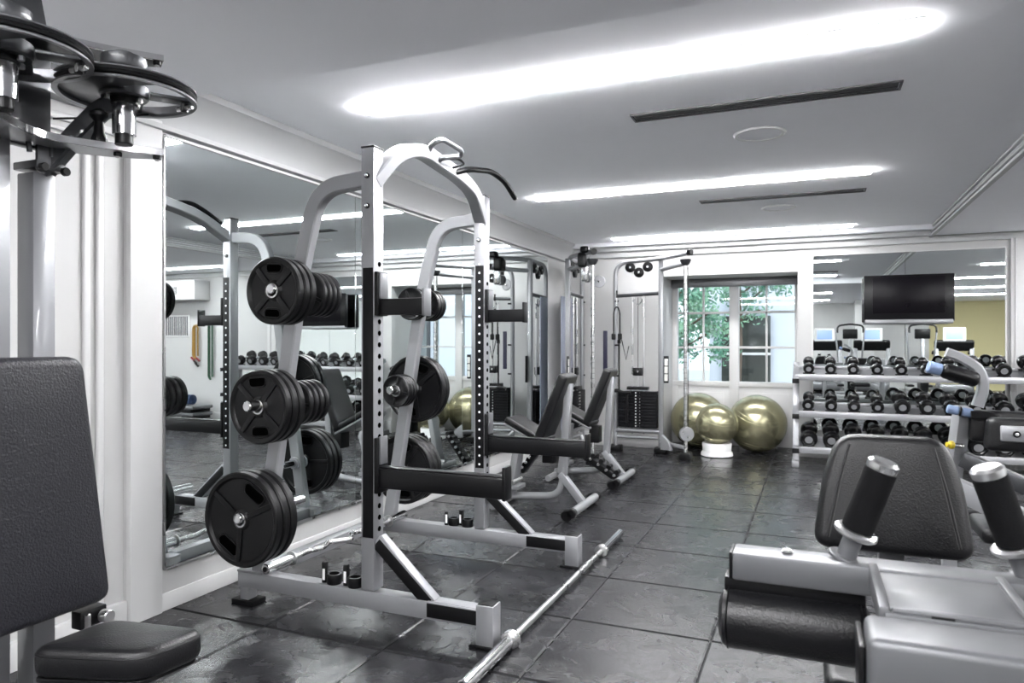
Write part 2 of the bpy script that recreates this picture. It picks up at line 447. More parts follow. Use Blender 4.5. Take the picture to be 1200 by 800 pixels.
# window in the alcove
w = bpy.data.objects.new('window_1', None); COL.objects.link(w); w['kind'] = 'structure'
wc = (WX0 + WX1) / 2; xm = -.875; zb, zt = .76, 1.91
b = B()
b.box((WX0 + .03, YW, 1.0), (.07, .09, 2.0), 'trimwhite', .004); b.box((WX1 - .02, YW, 1.0), (.05, .09, 2.0), 'trimwhite', .004)
b.box((wc, YW, 1.955), (WX1 - WX0, .09, .09), 'trimwhite', .004); b.box((xm, YW - .01, .95), (.11, .1, 1.95), 'trimwhite', .006)
b.box((wc, YW, .73), (WX1 - WX0, .1, .06), 'trimwhite', .006)
b.build('window_frame', w)
for (a, c) in ((WX0 + .06, xm - .05), (xm + .05, WX1 - .04)):
    b = B(); xm2 = (a + c) / 2
    b.box((xm2, YW, (zb + zt) / 2), (.022, .04, zt - zb), 'trimwhite', .003)
    for z in (1.59, 1.17): b.box((xm2, YW, z), (c - a, .04, .028), 'trimwhite', .003)
    b.build('glazing_bars', w)
    b = B(); b.box((xm2, YW + .01, (zb + zt) / 2), (c - a, .006, zt - zb), 'glass', 0); b.build('pane', w)
    b = B(); b.box((xm2, YW, .36), (c - a + .02, .05, .72), 'trimwhite', .003); b.box((xm2, YW - .03, .38), (c - a - .14, .012, .5), 'trimwhite', .005); b.build('lower_panel', w)
b = B(); b.box((wc, YW - .12, 1.945), (WX1 - WX0 - .01, .06, .1), 'silverdark', .004); b.build('roller_blind', w)

# ------------------------------------------------------------------ ceiling lights, vents, speakers
def light_strip(x, y, z, lab, lm='lamp'):
    t = thing('ceiling_light', lab, 'ceiling light', (x, y, z), 0, 'linear ceiling lights')
    b = B(); b.box((0, 0, -.006), (2.44, .105, .018), lm, .001); b.build('diffuser', t)
    b = B()
    for s in (-1, 1): b.box((0, s * .058, .0), (2.46, .010, .008), 'whiteplastic', .001)
    for s in (-1, 1): b.box((s * 1.226, 0, .0), (.010, .12, .008), 'whiteplastic', .001)
    b.build('frame', t); return t
nm = ['nearest', 'middle', 'farthest']
for k, y in enumerate((2.98, 5.385, 7.80)):
    light_strip(-.86, y, ZC, f'{nm[k]} long white light strip recessed in the ceiling field over the main floor', ['lamp', 'lamp_mid', 'lamp_soft'][k])
for k, y in enumerate((7.5, 5.1, 2.85, .45, -1.95)):
    light_strip(3.32, y, ZS, ['light strip in the low ceiling at right, beside the back wall', 'light strip in the low ceiling at right, second from the back wall', 'light strip in the low ceiling at right, third from the back wall', 'light strip in the low ceiling at right, fourth from the back wall', 'light strip in the low ceiling at right, farthest from the back wall'][k], ['lamp_soft', 'lamp_mid', 'lamp', 'lamp', 'lamp'][k])
for k, y in enumerate((-.2, -3.0)):
    light_strip(-.86, y, ZS, ['light strip in the near low ceiling, closer to the pec machine', 'light strip in the low ceiling over the treadmills'][k])
for k, y in enumerate((3.65, 6.05)):
    t = thing('ceiling_vent', ('nearer' if k == 0 else 'farther') + ' long dark slot air vent in the white ceiling between light strips', 'vent', (-.25, y, ZC), 0, 'ceiling vents')
    b = B(); b.box((0, 0, .003), (1.2, .09, .008), 'ventblack', 0); b.build('backing', t)
    b = B()
    for s in (-1, 1): b.box((0, s * .056, -.001), (1.24, .014, .012), 'ventgrey', .001); b.box((s * .614, 0, -.001), (.012, .12, .012), 'ventgrey', .001)
    b.build('frame', t)
    for yy in (-.028, 0, .028):
        b = B(); b.bar((-.605, yy, -.001), (.605, yy, -.001), .018, .004, 'ventgrey', 0); b.build('louvre', t)
for k, (y) in enumerate((4.2, 6.56)):
    t = thing('ceiling_speaker', ('nearer' if k == 0 else 'farther') + ' round white speaker set flush in the ceiling beside a slot vent', 'speaker', (-.278, y, ZC), 0, 'round ceiling speakers')
    b = B(); b.lathe([(.118, .004), (.118, -.008), (.132, -.010), (.142, -.004), (.142, .004)], 'whiteplastic', seg=40); b.build('rim', t)
    b = B(); b.lathe([(0, -.003), (.118, -.003), (.118, .004), (0, .004)], 'ceiling', seg=40); b.build('grille', t)

# ------------------------------------------------------------------ squat rack
YA, YZ = 2.61, 3.72; UX = -1.773
rack = thing('squat_rack', 'silver half rack with weight pegs and black safety arms standing before the mirror', 'squat rack', (-1.8, 3.16, 0))
OFF = Vector((1.8, -3.16, 0))
def rb(): 
    return B()
class RB(B):
    def build(self, name, parent=None, smooth=38):
        bmesh.ops.translate(self.bm, vec=OFF, verts=self.bm.verts[:]); return B.build(self, name, parent, smooth)
for k, y in enumerate((YA, YZ)):
    inner = 1 if k == 0 else -1
    b = RB(); b.box((UX, y, 1.115), (.066, .076, 1.915), 'silver', .005)
    for z in (1.95, 1.82): b.cyl((UX, y - .046, z), (UX, y - .036, z), .012, 'black'); b.ball((UX, y - .046, z), .009, 'chrome', 12)
    for q in range(24):
        z = .42 + q * .05; b.cyl((UX + .0325, y + .004, z), (UX + .0345, y + .004, z), .0115, 'hole', 14, 0)
    u = b.build('upright', rack)
    b = RB(); b.box((UX, y, 2.076), (.068, .078, .008), 'black', .002); b.build('end_cap', u)
    b = RB(); b.box((UX + .004, y - .0385, .97 + (.0 if k == 0 else .12)), (.052, .006, 1.165), 'blackmatte', .001)
    if k == 1:
        n = 24
        for q in range(n):
            z = .53 + q * .05; b.cyl((UX + .004, y - .0418, z), (UX + .004, y - .0410, z), .0065, 'whitedot', 10, 0)
    else:
        pass
    b.build('front_strip', u)
    # base beam, feet, brace
    b = RB(); b.box(((-2.50 - 1.20) / 2, y, .115), (1.31, .07, .075), 'silver', .004); bb = b.build('base_beam', rack)
    b = RB(); b.box((-1.355, y - .0365, .118), (.25, .004, .058), 'blackmatte', .001); b.box((-1.355, y, .1535), (.25, .06, .003), 'silver', .001); b.build('grip_strip', bb)
    b = RB(); b.box((-1.215, y, .09), (.078, .078, .165), 'silver', .004); f = b.build('front_foot', rack)
    b = RB(); b.box((-1.215, y, .174), (.066, .066, .006), 'black', .002); b.build('foot_cap', f)
    b = RB(); b.box((-1.215, y, .006), (.13, .1, .012), 'black', .003); b.build('foot_pad', f)
    b = RB(); b.box((-2.47, y, .08), (.05, .06, .15), 'silver', .004); b.box((-2.47, y, .010), (.13, .09, .02), 'blackmatte', .003); b.build('rear_foot', rack)
    b = RB(); b.bar((-1.74, y, .375), (-1.47, y, .135), .05, .062, 'silver', .003); br = b.build('brace', rack)
    b = RB(); b.bar((-1.735, y - .0262, .365), (-1.480, y - .0262, .140), .003, .050, 'blackmatte', .001); b.build('brace_strip', br)
    # arched rear tube with pegs
    tp = fillet([(UX - .03, y, 1.945), (-2.06, y, 1.925), (-2.165, y, 1.55), (-2.40, y, .14)], .26, 12)
    b = RB(); b.rtube(tp, .052, .072, 'silver', up=(0, 0, 1)); b.box((-2.43, y, .155), (.15, .08, .012), 'silver', .003)
    rt = b.build('rear_tube', rack)
    # j hook
    y_ = y
    b = RB(); b.box((UX + .045, y_, 1.44), (.018, .082, .19), 'blackmatte', .004); b.box((-1.625, y_, 1.383), (.25, .055, .07), 'black', .004)
    b.box((-1.502, y_, 1.40), (.012, .062, .115), 'silverdark' if k == 0 else 'black', .003); b.box((UX + .057, y_, 1.475), (.008, .06, .11), 'silverdark', .001)
    b.build('bar_hook', rack)
    b = RB(); b.box((UX + .045, y_, .70), (.018, .086, .24), 'blackmatte', .004); b.box((-1.43, y_, .645), (.60, .062, .085), 'black', .005)
    b.box((-1.43, y_, .691), (.59, .05, .008), 'rubber', .003); b.box((-1.133, y_, .665), (.014, .07, .135), 'black', .004)
    b.box((UX + .057, y_, .765), (.008, .055, .12), 'silverdark', .001)
    b.build('safety_arm', rack)
    for z, tx, la, lb in ((1.465, -2.183, .178, .25), (.952, -2.262, .235, .27), (.447, -2.350, .20, .24)):
        if k: la, lb = .22 if z < 1 else .15, .22
        b = RB(); b.cyl((tx, y - la, z), (tx, y + lb, z), .0125 * 1.9, 'chrome', 20, .005)
        b.cyl((tx, y - .046, z), (tx, y - .03, z), .04, 'silver'); b.cyl((tx, y + .03, z), (tx, y + .046, z), .04, 'silver'); b.build('weight_peg', rt)
# arched pull-up bar
b = RB()
pts = fillet([(UX, YA + .0, 1.93), (-1.735, YA + .13, 2.085), (-1.71, 2.90, 2.14), (-1.71, 3.30, 2.10), (-1.72, 3.50, 2.06), (UX, YZ, 1.93)], .13, 8)
b.rtube(pts, .062, .072, 'silver', up=(1, 0, 0)); pb = b.build('pull_up_bar', rack)
b = RB(); b.tube(fillet([(-1.70, 2.96, 2.13), (-1.66, 2.93, 2.165), (-1.62, 2.96, 2.195), (-1.58, 3.09, 2.165), (-1.60, 3.11, 2.145), (-1.66, 3.03, 2.125), (-1.70, 3.05, 2.11)], .03, 5), .013, 'silverdark'); b.build('loop_grip', pb)
b = RB(); b.tube(fillet([(-1.70, 3.20, 2.09), (-1.64, 3.28, 2.125), (-1.62, 3.52, 2.165), (-1.60, 3.66, 2.135), (-1.60, 3.80, 2.072)], .06, 6), .015, 'black'); b.ball((-1.60, 3.802, 2.071), .015, 'chrome', 12); b.build('angled_grip', pb)
b = RB(); b.tube(fillet([(-1.69, 3.08, 2.135), (-1.60, 3.10, 2.13), (-1.60, 3.16, 2.12), (-1.69, 3.18, 2.11)], .02, 4), .006, 'black'); b.build('strap_hook', pb)
# rear cross member near the floor and mid height
b = RB(); b.box((-2.44, (YA + YZ) / 2, .135), (.06, YZ - YA - .07, .06), 'silver', .004); b.build('rear_crossmember', rack)

# ------------------------------------------------------------------ weight plates
def plate_proto(r, th, grips, name='weight_plate'):
    """disc facing -y; centre hub, three spokes, grip holes modelled as dished slots"""
    t = thing(name, 'x', 'weight plate', (0, 0, 0), 0)
    b = B()
    hub = .036; rim = r * .90
    b.lathe([(.026, -th / 2), (hub, -th / 2), (hub + .006, -th / 2 + th * .12), (hub + .012, -th * .22), (rim - .010, -th * .22), (rim, -th * .5 + .001), (r - .006, -th / 2), (r, -th / 2 + .006), (r, th / 2 - .006), (r - .006, th / 2), (rim, th / 2 - .001), (rim - .01, th * .22), (hub + .012, th * .22), (hub, th / 2), (.026, th / 2), (.026, -th / 2)], 'plate', (0, 0, 0), (0, 1, 0), 56)
    n = 3 if r > .18 else 4
    for s in (-1, 1):
        for k in range(n):
            a = PI / 2 + PI / n + 2 * PI * k / n + (.45 if n == 3 else 0)
            ca, sa = math.cos(a), math.sin(a)
            b.bar((ca * hub * .9, s * th * .27, sa * hub * .9), (ca * (rim - .002), s * th * .27, sa * (rim - .002)), th * .28, .026 if r > .13 else .016, 'plate', .003, up=(-sa, 0, ca))
    b.build('disc', t)
    b = B(); b.lathe([(.0255, -th / 2 - .001), (.032, -th / 2 - .001), (.032, th / 2 + .001), (.0255, th / 2 + .001), (.0255, -th / 2 - .001)], 'steel', (0, 0, 0), (0, 1, 0), 28); b.build('hub_ring', t)
    if r > .12:
        rm = r * .66
        for k in range(grips):
            a = PI / 2 + 2 * PI * k / grips; c = Vector((math.cos(a), 0, math.sin(a)))
            tv = Vector((-math.sin(a), 0, math.cos(a)))
            L = r * .31; wd = r * .13
            ol = round2([(-L, -wd), (L, -wd), (L * .85, wd), (-L * .85, wd)], wd * .95, 5)
            b = B()
            for s in (-1, 1):
                M = frameM(c * rm + Vector((0, s * th * .24, 0)), tv, -c * s)
                b.prism(ol, th * .06, 'hole', M @ Matrix.Translation((0, 0, -th * .03)), 0)
                rimp = [c * rm + tv * x - c * (yy * 1.0) + Vector((0, s * th * .25, 0)) for x, yy in ol]
                b.tube(rimp, th * .11, 'plate', 6, closed=True, up=(0, 1, 0))
            b.build('grip_hole', t)
    return t
PR = {}
def put_plate(kind, x, y, z, roll, label, group):
    r, th, g = {'L': (.212, .040, 2), 'M': (.166, .036, 2), 'F': (.205, .042, 2), 'K': (.149, .036, 2), 'S': (.105, .028, 2), 'T': (.096, .028, 2)}[kind]
    if kind not in PR:
        t = plate_proto(r, th, g); PR[kind] = t
    else: t = dup(PR[kind])
    t.location = (x, y, z - (.0)); t.rotation_euler = (0, roll, 0); t['label'] = label; t['group'] = group
pos3 = ['outermost of three', 'middle of three', 'innermost of three']
pos4 = ['outermost of four', 'second of four', 'third of four', 'innermost of four']
for q in range(3): put_plate('K', -2.183, YA - .148 + q * .043, 1.465 - .008, [.05, .3, -.1][q], f'black grip plate on the top outer peg of the rack near side, {pos3[q]}', 'plates on the top near outer peg')
for q in range(3): put_plate('M', -2.262, YA - .150 + q * .044, .952 - .008, [-.08, .2, .5][q], f'black grip plate on the middle outer peg of the rack near side, {pos3[q]}', 'plates on the middle near outer peg')
for q in range(3): put_plate('L', -2.350, YA - .162 + q * .048, .447 - .008, [.55, .2, .9][q], f'big black plate on the lowest outer peg of the rack near side, {pos3[q]}', 'plates on the lowest near outer peg')
for q in range(4): put_plate('S', -2.183, YA + .078 + (3 - q) * .036, 1.465 - .008, q * .4, f'small black plate on the top inner peg of the rack near side, {pos4[q]}', 'plates on the top near inner peg')
for q in range(4): put_plate('S', -2.262, YA + .078 + (3 - q) * .040, .952 - .008, q * .3, f'small black plate on the middle inner peg of the rack near side, {pos4[q]}', 'plates on the middle near inner peg')
for q in range(3): put_plate('L', -2.350, YA + .075 + (2 - q) * .046, .447 - .008, q * .5, f'big black plate on the lowest inner peg of the rack near side, {pos3[q]}', 'plates on the lowest near inner peg') if False else None
for q in range(3): put_plate('T', -2.183, YZ + .07 + q * .036, 1.465 - .008, q * .4, f'small black plate on the top outer peg of the rack far side, {pos3[2 - q]}', 'plates on the top far outer peg')
for q in range(2): put_plate('T', -2.183, YZ - .07 - q * .036, 1.465 - .008, q * .4, f'small black plate on the top inner peg of the rack far side, ' + ['inner one', 'outer one'][q], 'plates on the top far inner peg')
for q in range(3): put_plate('T', -2.262, YZ - .07 - q * .034, .952 - .008, q * .5, f'small black plate on the middle inner peg of the rack far side, {pos3[2 - q]}', 'plates on the middle far inner peg')
for q in range(2): put_plate('F', -2.262, YZ + .075 + q * .048, .952 - .008, .3 + q * .5, 'big black plate on the middle outer peg of the rack far side, ' + ['inner', 'outer'][q] + ' one', 'plates on the middle far outer peg')
for q in range(3): put_plate('L', -2.350, YZ + .075 + q * .048, .447 - .008, q * .6, f'big black plate on the lowest outer peg of the rack far side, {pos3[2 - q]}', 'plates on the lowest far outer peg')

# ------------------------------------------------------------------ barbell on the floor
t = thing('barbell', 'long chrome barbell lying on the rubber tiles in front of the squat rack', 'barbell', (-1.125, 3.295, 0))
b = B(); b.cyl((0, -.66, .029), (0, .66, .029), .0142, 'steel', 20)
for s in (-1, 1): b.cyl((0, s * .30 - .14, .029), (0, s * .30 + .14, .029), .0148, 'steel', 20, .0005)
b.build('shaft', t)
for s in (-1, 1):
    b = B(); b.cyl((0, s * .655, .029), (0, s * 1.09, .029), .025, 'chrome', 28, .004); b.cyl((0, s * 1.088, .029), (0, s * 1.093, .029), .018, 'black', 20, .001); sl = b.build('sleeve', t)
    b = B(); b.lathe([(.014, 0), (.030, 0), (.038, .003), (.038, .016), (.032, .02), (.032, .026), (.037, .03), (.037, .04), (.028, .046), (.025, .046)], 'steel', (0, s * .645, .038 - .009), (0, s, 0), 28); b.build('collar', sl)
b = B()
# ez curl bar resting across the rack base
t = thing('curl_bar', 'chrome zigzag curl bar resting across the rear of the squat rack base', 'barbell', (-2.31, 3.16, .178))
zz = [(-.02, -.40, 0), (-.025, -.26, 0), (-.005, -.18, 0), (-.03, -.10, 0), (.02, 0, 0), (-.03, .10, 0), (-.005, .18, 0), (.0, .26, 0), (.0, .40, 0)]
b = B(); b.tube(fillet([(x * 1.6, y * 1.03, z) for x, y, z in zz], .03, 5), .014, 'steel'); b.build('shaft', t)
for s in (-1, 1):
    x = -.03 if s < 0 else 0
    b = B(); b.cyl((x, s * .40, 0), (x, s * .585, 0), .0248, 'chrome', 24, .004); b.cyl((x, s * .584, 0), (x, s * .588, 0), .012, 'black', 16, .001); b.lathe([(.014, 0), (.034, .002), (.034, .012), (.025, .014)], 'steel', (x, s * .395, 0), (0, s, 0), 24); b.build('sleeve', t)
# bar clamps
def clamp(label, x, y, z, rz, lean):
    t = thing('bar_clamp', label, 'barbell collar', (x, y, z), rz, 'barbell collars on the rack base')
    b = B(); b.lathe([(.024, 0), (.032, 0), (.034, .004), (.034, .040), (.032, .044), (.024, .044), (.024, 0)], 'black', seg=24); b.build('ring', t)
    b = B(); b.box((-.045, 0, .03 + lean * .5), (.022, .026, .06 + lean), 'black', .005); b.box((-.045, -.0135, .04), (.012, .001, .05), 'whitedot', 0); b.build('lever', t)
clamp('black barbell collar on near rack base, farther from the post', -1.975, YA, .153, .2, .035)
clamp('black barbell collar on near rack base, against the post', -1.862, YA, .153, .1, .035)
clamp('black barbell collar on far rack base, farther from the post', -1.955, YZ, .153, .5, .02)
clamp('black barbell collar on far rack base, nearer the post', -1.865, YZ, .153, -.2, .03)

# ------------------------------------------------------------------ pec fly machine (left foreground)
pf = thing('pec_fly_machine', 'large pec fly machine with charcoal back pad and twin top cams at left', 'exercise machine', (-1.85, 1.2, 0))
O2 = Vector((1.85, -1.2, 0))
class PB(B):
    def build(self, name, parent=None, smooth=38):
        bmesh.ops.translate(self.bm, vec=O2, verts=self.bm.verts[:]); return B.build(self, name, parent, smooth)
def padprism(b, outl, th, m, M, bulge=.012, rr=.03, bev=.018):
    b.prism(round2(outl, rr, 6), th, m, M, bev, 4)
# back pad: outline in (y, z), facing +x
b = PB(); padprism(b, [(.985, .497), (1.42, .497), (1.335, 1.192), (1.07, 1.192)], .065, 'leatherblue', frameM((-1.905, 0, 0), (0, 1, 0), (0, 0, 1)), rr=.045, bev=.026); bp = b.build('back_pad', pf)
b = PB(); b.box((-1.918, 1.2, .85), (.016, .2, .5), 'black', .003); b.box((-1.945, 1.25, 1.08), (.05, .08, .04), 'silverdark', .004); b.build('pad_bracket', bp)
# seat: rounded slab
b = PB(); padprism(b, [(-1.80, 1.135), (-1.50, 1.235), (-1.475, 1.425), (-1.79, 1.372)], .078, 'leather', Matrix.Translation((0, 0, .395)), rr=.065, bev=.026); se = b.build('seat', pf)
b = PB(); padprism(b, [(-1.79, 1.15), (-1.52, 1.245), (-1.50, 1.41), (-1.78, 1.36)], .012, 'black', Matrix.Translation((0, 0, .384)), rr=.03, bev=.003); b.build('seat_base', se)
b = PB(); b.tube([Vector((x, y, .455)) for x, y in round2([(-1.797, 1.138), (-1.503, 1.237), (-1.478, 1.422), (-1.787, 1.369)], .065, 6)], .0035, 'black', 6, closed=True); b.build('seat_piping', se)
b = PB(); b.box((-1.68, 1.28, .20), (.07, .07, .36), 'silverdark', .004); b.box((-1.74, 1.24, .352), (.26, .06, .06), 'silverdark', .004); b.box((-1.66, 1.21, .352), (.05, .001, .03), 'label', 0); b.build('seat_post', pf)
b = PB(); b.cyl((-1.87, 1.36, .30), (-1.87, 1.36, .47), .009, 'steel', 12)
for q in range(14): b.lathe([(.009, -.002), (.013, 0), (.009, .002)], 'steel', (-1.87, 1.36, .34 + q * .007), (0, 0, 1), 12)
b.cyl((-1.86, 1.40, .455), (-1.83, 1.40, .455), .018, 'steel'); b.box((-1.89, 1.38, .455), (.04, .08, .05), 'black', .004); b.build('adjuster', pf)
# columns
b = PB(); b.box((-1.98, 1.29, .85), (.07, .062, 1.69), 'silverdark', .005); b.build('column', pf)
b = PB(); b.box((-1.99, 1.13, 1.05), (.08, .15, 2.1), 'silverdark', .006); b.build('column', pf)
b = PB(); b.prism([(1.10, 1.76), (1.315, 1.76), (1.315, 2.05), (1.27, 2.27), (1.10, 2.27)], .03, 'gunmetal', frameM((-1.985, 0, 0), (0, 1, 0), (0, 0, 1)), .003); b.build('shroud', pf)
b = PB(); b.box((-1.98, 1.30, 1.715), (.10, .085, .022), 'gunmetal', .004); b.box((-1.935, 1.285, 1.745), (.012, .05, .09), 'gunmetal', .004)
for yy in (1.27, 1.33):
    b.cyl((-1.925, yy, 1.705), (-1.91, yy, 1.705), .012, 'black'); b.tube([(-1.93, yy - .03, 1.74), (-1.93, yy - .035, 1.78), (-1.93, yy - .012, 1.79)], .007, 'gunmetal')
b.build('cable_clamp', pf)
# support arms to the axles
for s in (1,):
    b = PB(); b.rtube(fillet([(-1.97, 1.30, 1.70), (-1.91, 1.345, 1.80), (-1.83, 1.385, 1.895), (-1.76, 1.41, 1.90)], .08, 8), .055, .045, 'gunmetal', up=(0, 0, 1)); b.build('support_arm', pf)
b = PB(); b.rtube(fillet([(-1.97, 1.13, 1.70), (-1.91, 1.11, 1.80), (-1.83, 1.08, 1.895), (-1.76, 1.065, 1.90)], .08, 8), .055, .045, 'gunmetal', up=(0, 0, 1)); b.build('support_arm', pf)
def boomer(z, th, m, rim, name):
    fr = fillet([(-1.71, 1.475, 0), (-1.80, 1.36, 0), (-1.865, 1.23, 0), (-1.80, 1.10, 0), (-1.71, .985, 0)], .08, 6)
    bk = fillet([(-1.76, .945, 0), (-1.86, 1.02, 0), (-1.96, 1.15, 0), (-1.96, 1.31, 0), (-1.86, 1.44, 0), (-1.76, 1.51, 0)], .06, 6)
    ol = [(v.x, v.y) for v in fr + bk]
    b = PB(); b.prism(ol, th, m, Matrix.Translation((0, 0, z)), .003); 
    pts = [Vector((x, y, z + th / 2)) for x, y in ol]
    b.rtube([v for v in pts[:len(fr)]], .006, th * 1.25, rim, up=(0, 0, 1), c=.001)
    o = b.build(name, pf)
    for (x, y) in ((-1.73, 1.47), (-1.80, 1.40), (-1.73, .99), (-1.80, 1.06)):
        b = PB(); b.cyl((x, y, z - .012), (x, y, z + .001), .011, 'black', 6); b.cyl((x, y, z - .016), (x, y, z - .012), .007, 'steel', 8); b.build('bolt', o)
boomer(1.765, .016, 'silver', 'chrome', 'lower_plate')
boomer(2.035, .014, 'black', 'chrome', 'upper_plate')
for s, cy in ((1, 1.392), (-1, 1.072)):
    c = Vector((-1.765, cy, 1.925))
    # cam: open-sided disc with grooved rim
    b = PB()
    rim = []
    for q in range(49):
        a = 2 * PI * q / 48; r = .168 + .008 * math.cos(a * 1 - .6)
        rim.append(Vector((math.cos(a) * r, math.sin(a) * r, 0)) + c)
    b.sweep(rim[:-1], [(-.004, -.015), (.010, -.016), (.011, -.012), (.001, -.008), (.001, .008), (.011, .012), (.010, .016), (-.004, .015)], 'silverdark', up=(0, 0, 1), closed=True)
    cb = b.build('cam_rim', pf)
    b = PB(); b.tube([v + Vector((0, 0, .0)) + (v - c).normalized() * .004 for v in rim[:-1]], .007, 'black', 8, closed=True); b.build('belt', cb)
    b = PB()
    web = [(math.cos(PI * q / 14 + 2.2) * .166, math.sin(PI * q / 14 + 2.2) * .166) for q in range(19)]
    b.prism([(x + c.x, y + c.y) for x, y in web] + [(c.x + .05, c.y - .05), (c.x + .055, c.y + .03)], .010, 'gunmetal', Matrix.Translation((0, 0, c.z - .005)), .002)
    b.lathe([(.0, -.018), (.058, -.018), (.062, -.014), (.062, .014), (.058, .018), (0, .018)], 'gunmetal', c, (0, 0, 1), 32)
    b.bar(c + Vector((.04, .05, 0)), c + Vector((.11, .145, 0)), .05, .010, 'gunmetal')
    for a in (.3, 1.7, 3.3, 4.6):
        p = c + Vector((math.cos(a) * .046, math.sin(a) * .046, 0)); b.cyl(p + Vector((0, 0, -.032)), p + Vector((0, 0, -.018)), .008, 'steel', 6); b.cyl(p + Vector((0, 0, .018)), p + Vector((0, 0, .03)), .008, 'black', 6)
    p = c + Vector((.095, .12, 0)); b.cyl(p + Vector((-.03, 0, -.02)), p + Vector((.03, .0, -.02)), .007, 'steel', 8); b.cyl(p + Vector((0, 0, -.032)), p + Vector((0, 0, -.006)), .01, 'black', 8)
    b.build('cam_web', cb)
    b = PB(); b.cyl((c.x, c.y, 1.805), (c.x, c.y, 1.895), .030, 'chrome', 28); b.cyl((c.x, c.y, 1.78), (c.x, c.y, 1.807), .023, 'black', 24); b.cyl((c.x, c.y, 1.89), (c.x, c.y, 1.922), .034, 'black', 24)
    b.cyl((c.x, c.y, 1.94), (c.x, c.y, 2.035), .026, 'gunmetal', 24); b.lathe([(.03, 0), (.055, 0), (.058, .006), (.058, .034), (.03, .04)], 'gunmetal', (c.x, c.y, 1.985), (0, 0, 1), 28); b.build('axle', pf)
    x, y = c.x - .06, c.y - .03 * s
    b = PB(); b.lathe([(.0, 0), (.02, 0), (.022, .01), (.014, .03), (.012, .06), (.024, .075), (.024, .085), (.01, .095), (0, .095)], 'black', (x, y, 1.782), (0, 0, 1), 20); b.build('bumper', pf)
b = PB(); b.tube([(-1.97, 1.33, 1.86), (-1.86, 1.42, 1.875), (-1.80, 1.50, 1.90)], .003, 'black', 6); b.build('cable', pf)
b = PB(); b.box((-1.98, 1.2, .03), (.12, .7, .06), 'silverdark', .004); b.box((-1.8, 1.2, .03), (.5, .08, .06), 'silverdark', .004); b.build('base', pf)

# ------------------------------------------------------------------ right foreground machine
mc = thing('torso_machine', 'silver seated machine with black leather backrest, foam handles and roller pad at lower right', 'exercise machine', (.19, 1.6, 0))
O3 = Vector((-.19, -1.6, 0))
class MBB(B):
    def build(self, name, parent=None, smooth=38):
        bmesh.ops.translate(self.bm, vec=O3, verts=self.bm.verts[:]); return B.build(self, name, parent, smooth)
XC = .19
b = MBB(); b.box((XC, 1.405, .815), (.66, .068, .052), 'silvergrey', .006); ct = b.build('cross_tube', mc)
for s in (-1, 1):
    b = MBB(); b.box((XC + s * .332, 1.405, .815), (.006, .066, .050), 'black', .002); b.cyl((XC + s * .235, 1.405, .841), (XC + s * .235, 1.405, .848), .011, 'steel', 20, .003); b.build('end_cap', ct)
for s in (-1, 1):
    x = XC + s * .225
    b = MBB(); b.lathe([(0, -.128), (.035, -.128), (.052, -.120), (.056, -.108), (.056, .108), (.052, .120), (.035, .128), (0, .128)], 'leather', (x, 1.395, .713), (1, 0, 0), 40); rp = b.build('roller_pad', mc)
    for q in (-.112, .112): b = MBB(); b.lathe([(.0555, -.0015), (.058, 0), (.0555, .0015)], 'black', (x + q, 1.395, .713), (1, 0, 0), 40); b.build('seam', rp)
    b = MBB(); b.box((x, 1.41, .776), (.24, .05, .03), 'black', .004); b.build('pad_mount', rp)
# handles
for s in (-1, 1):
    base = Vector((XC + s * .137, 1.418, .84)); top = Vector((XC + s * .075, 1.40, 1.022)); d = (top - base).normalized()
    b = MBB(); b.cyl(base, base + d * .05, .017, 'silvergrey', 20); b.cyl(base - d * .002, base + d * .006, .03, 'silvergrey', 20); h = b.build('handle', mc)
    b = MBB(); b.lathe([(.018, 0), (.033, .001), (.037, .005), (.037, .010), (.032, .014), (.02, .014)], 'steel', base + d * .045, d, 28)
    b.tube([base + d * .05 + Vector((s * -.0, 0, 0)), base + d * .05 + Vector((.035, -.01, -.005))], .006, 'steel', 8); b.build('flange', h)
    b = MBB(); b.cyl(base + d * .058, base + d * .178, .0268, 'foam', 28, .003); b.build('foam_grip', h)
    b = MBB(); b.lathe([(.0, 0), (.025, 0), (.026, .004), (.026, .013), (.021, .018), (0, .0185)], 'steel', base + d * .176, d, 28); b.build('end_cap', h)
# centre box beam
b = MBB(); b.box((XC + .0, 1.29, .825), (.19, .25, .022), 'silvergrey', .004); b.box((XC - .094, 1.285, .826), (.016, .23, .034), 'silvergrey', .005); b.box((XC + .094, 1.285, .826), (.016, .23, .034), 'silvergrey', .005)
b.bar((XC - .085, 1.175, .838), (XC + .085, 1.175, .838), .012, .012, 'silvergrey', .005); b.box((XC, 1.30, .775), (.17, .22, .08), 'silverdark', .004); b.build('top_plate', mc)
b = MBB(); b.box((XC, 1.115, .775), (.245, .105, .115), 'silvergrey', .012, seg=3); b.box((XC - .02, 1.170, .8355), (.03, .006, .006), 'black', .001); b.build('front_beam', mc)
b = MBB(); b.box((XC - .128, 1.14, .755), (.008, .10, .11), 'black', .002); b.cyl((XC - .136, 1.09, .72), (XC - .128, 1.09, .72), .014, 'steel', 16); b.cyl((XC - .145, 1.10, .705), (XC - .128, 1.10, .705), .005, 'steel', 10); b.build('side_bracket', mc)
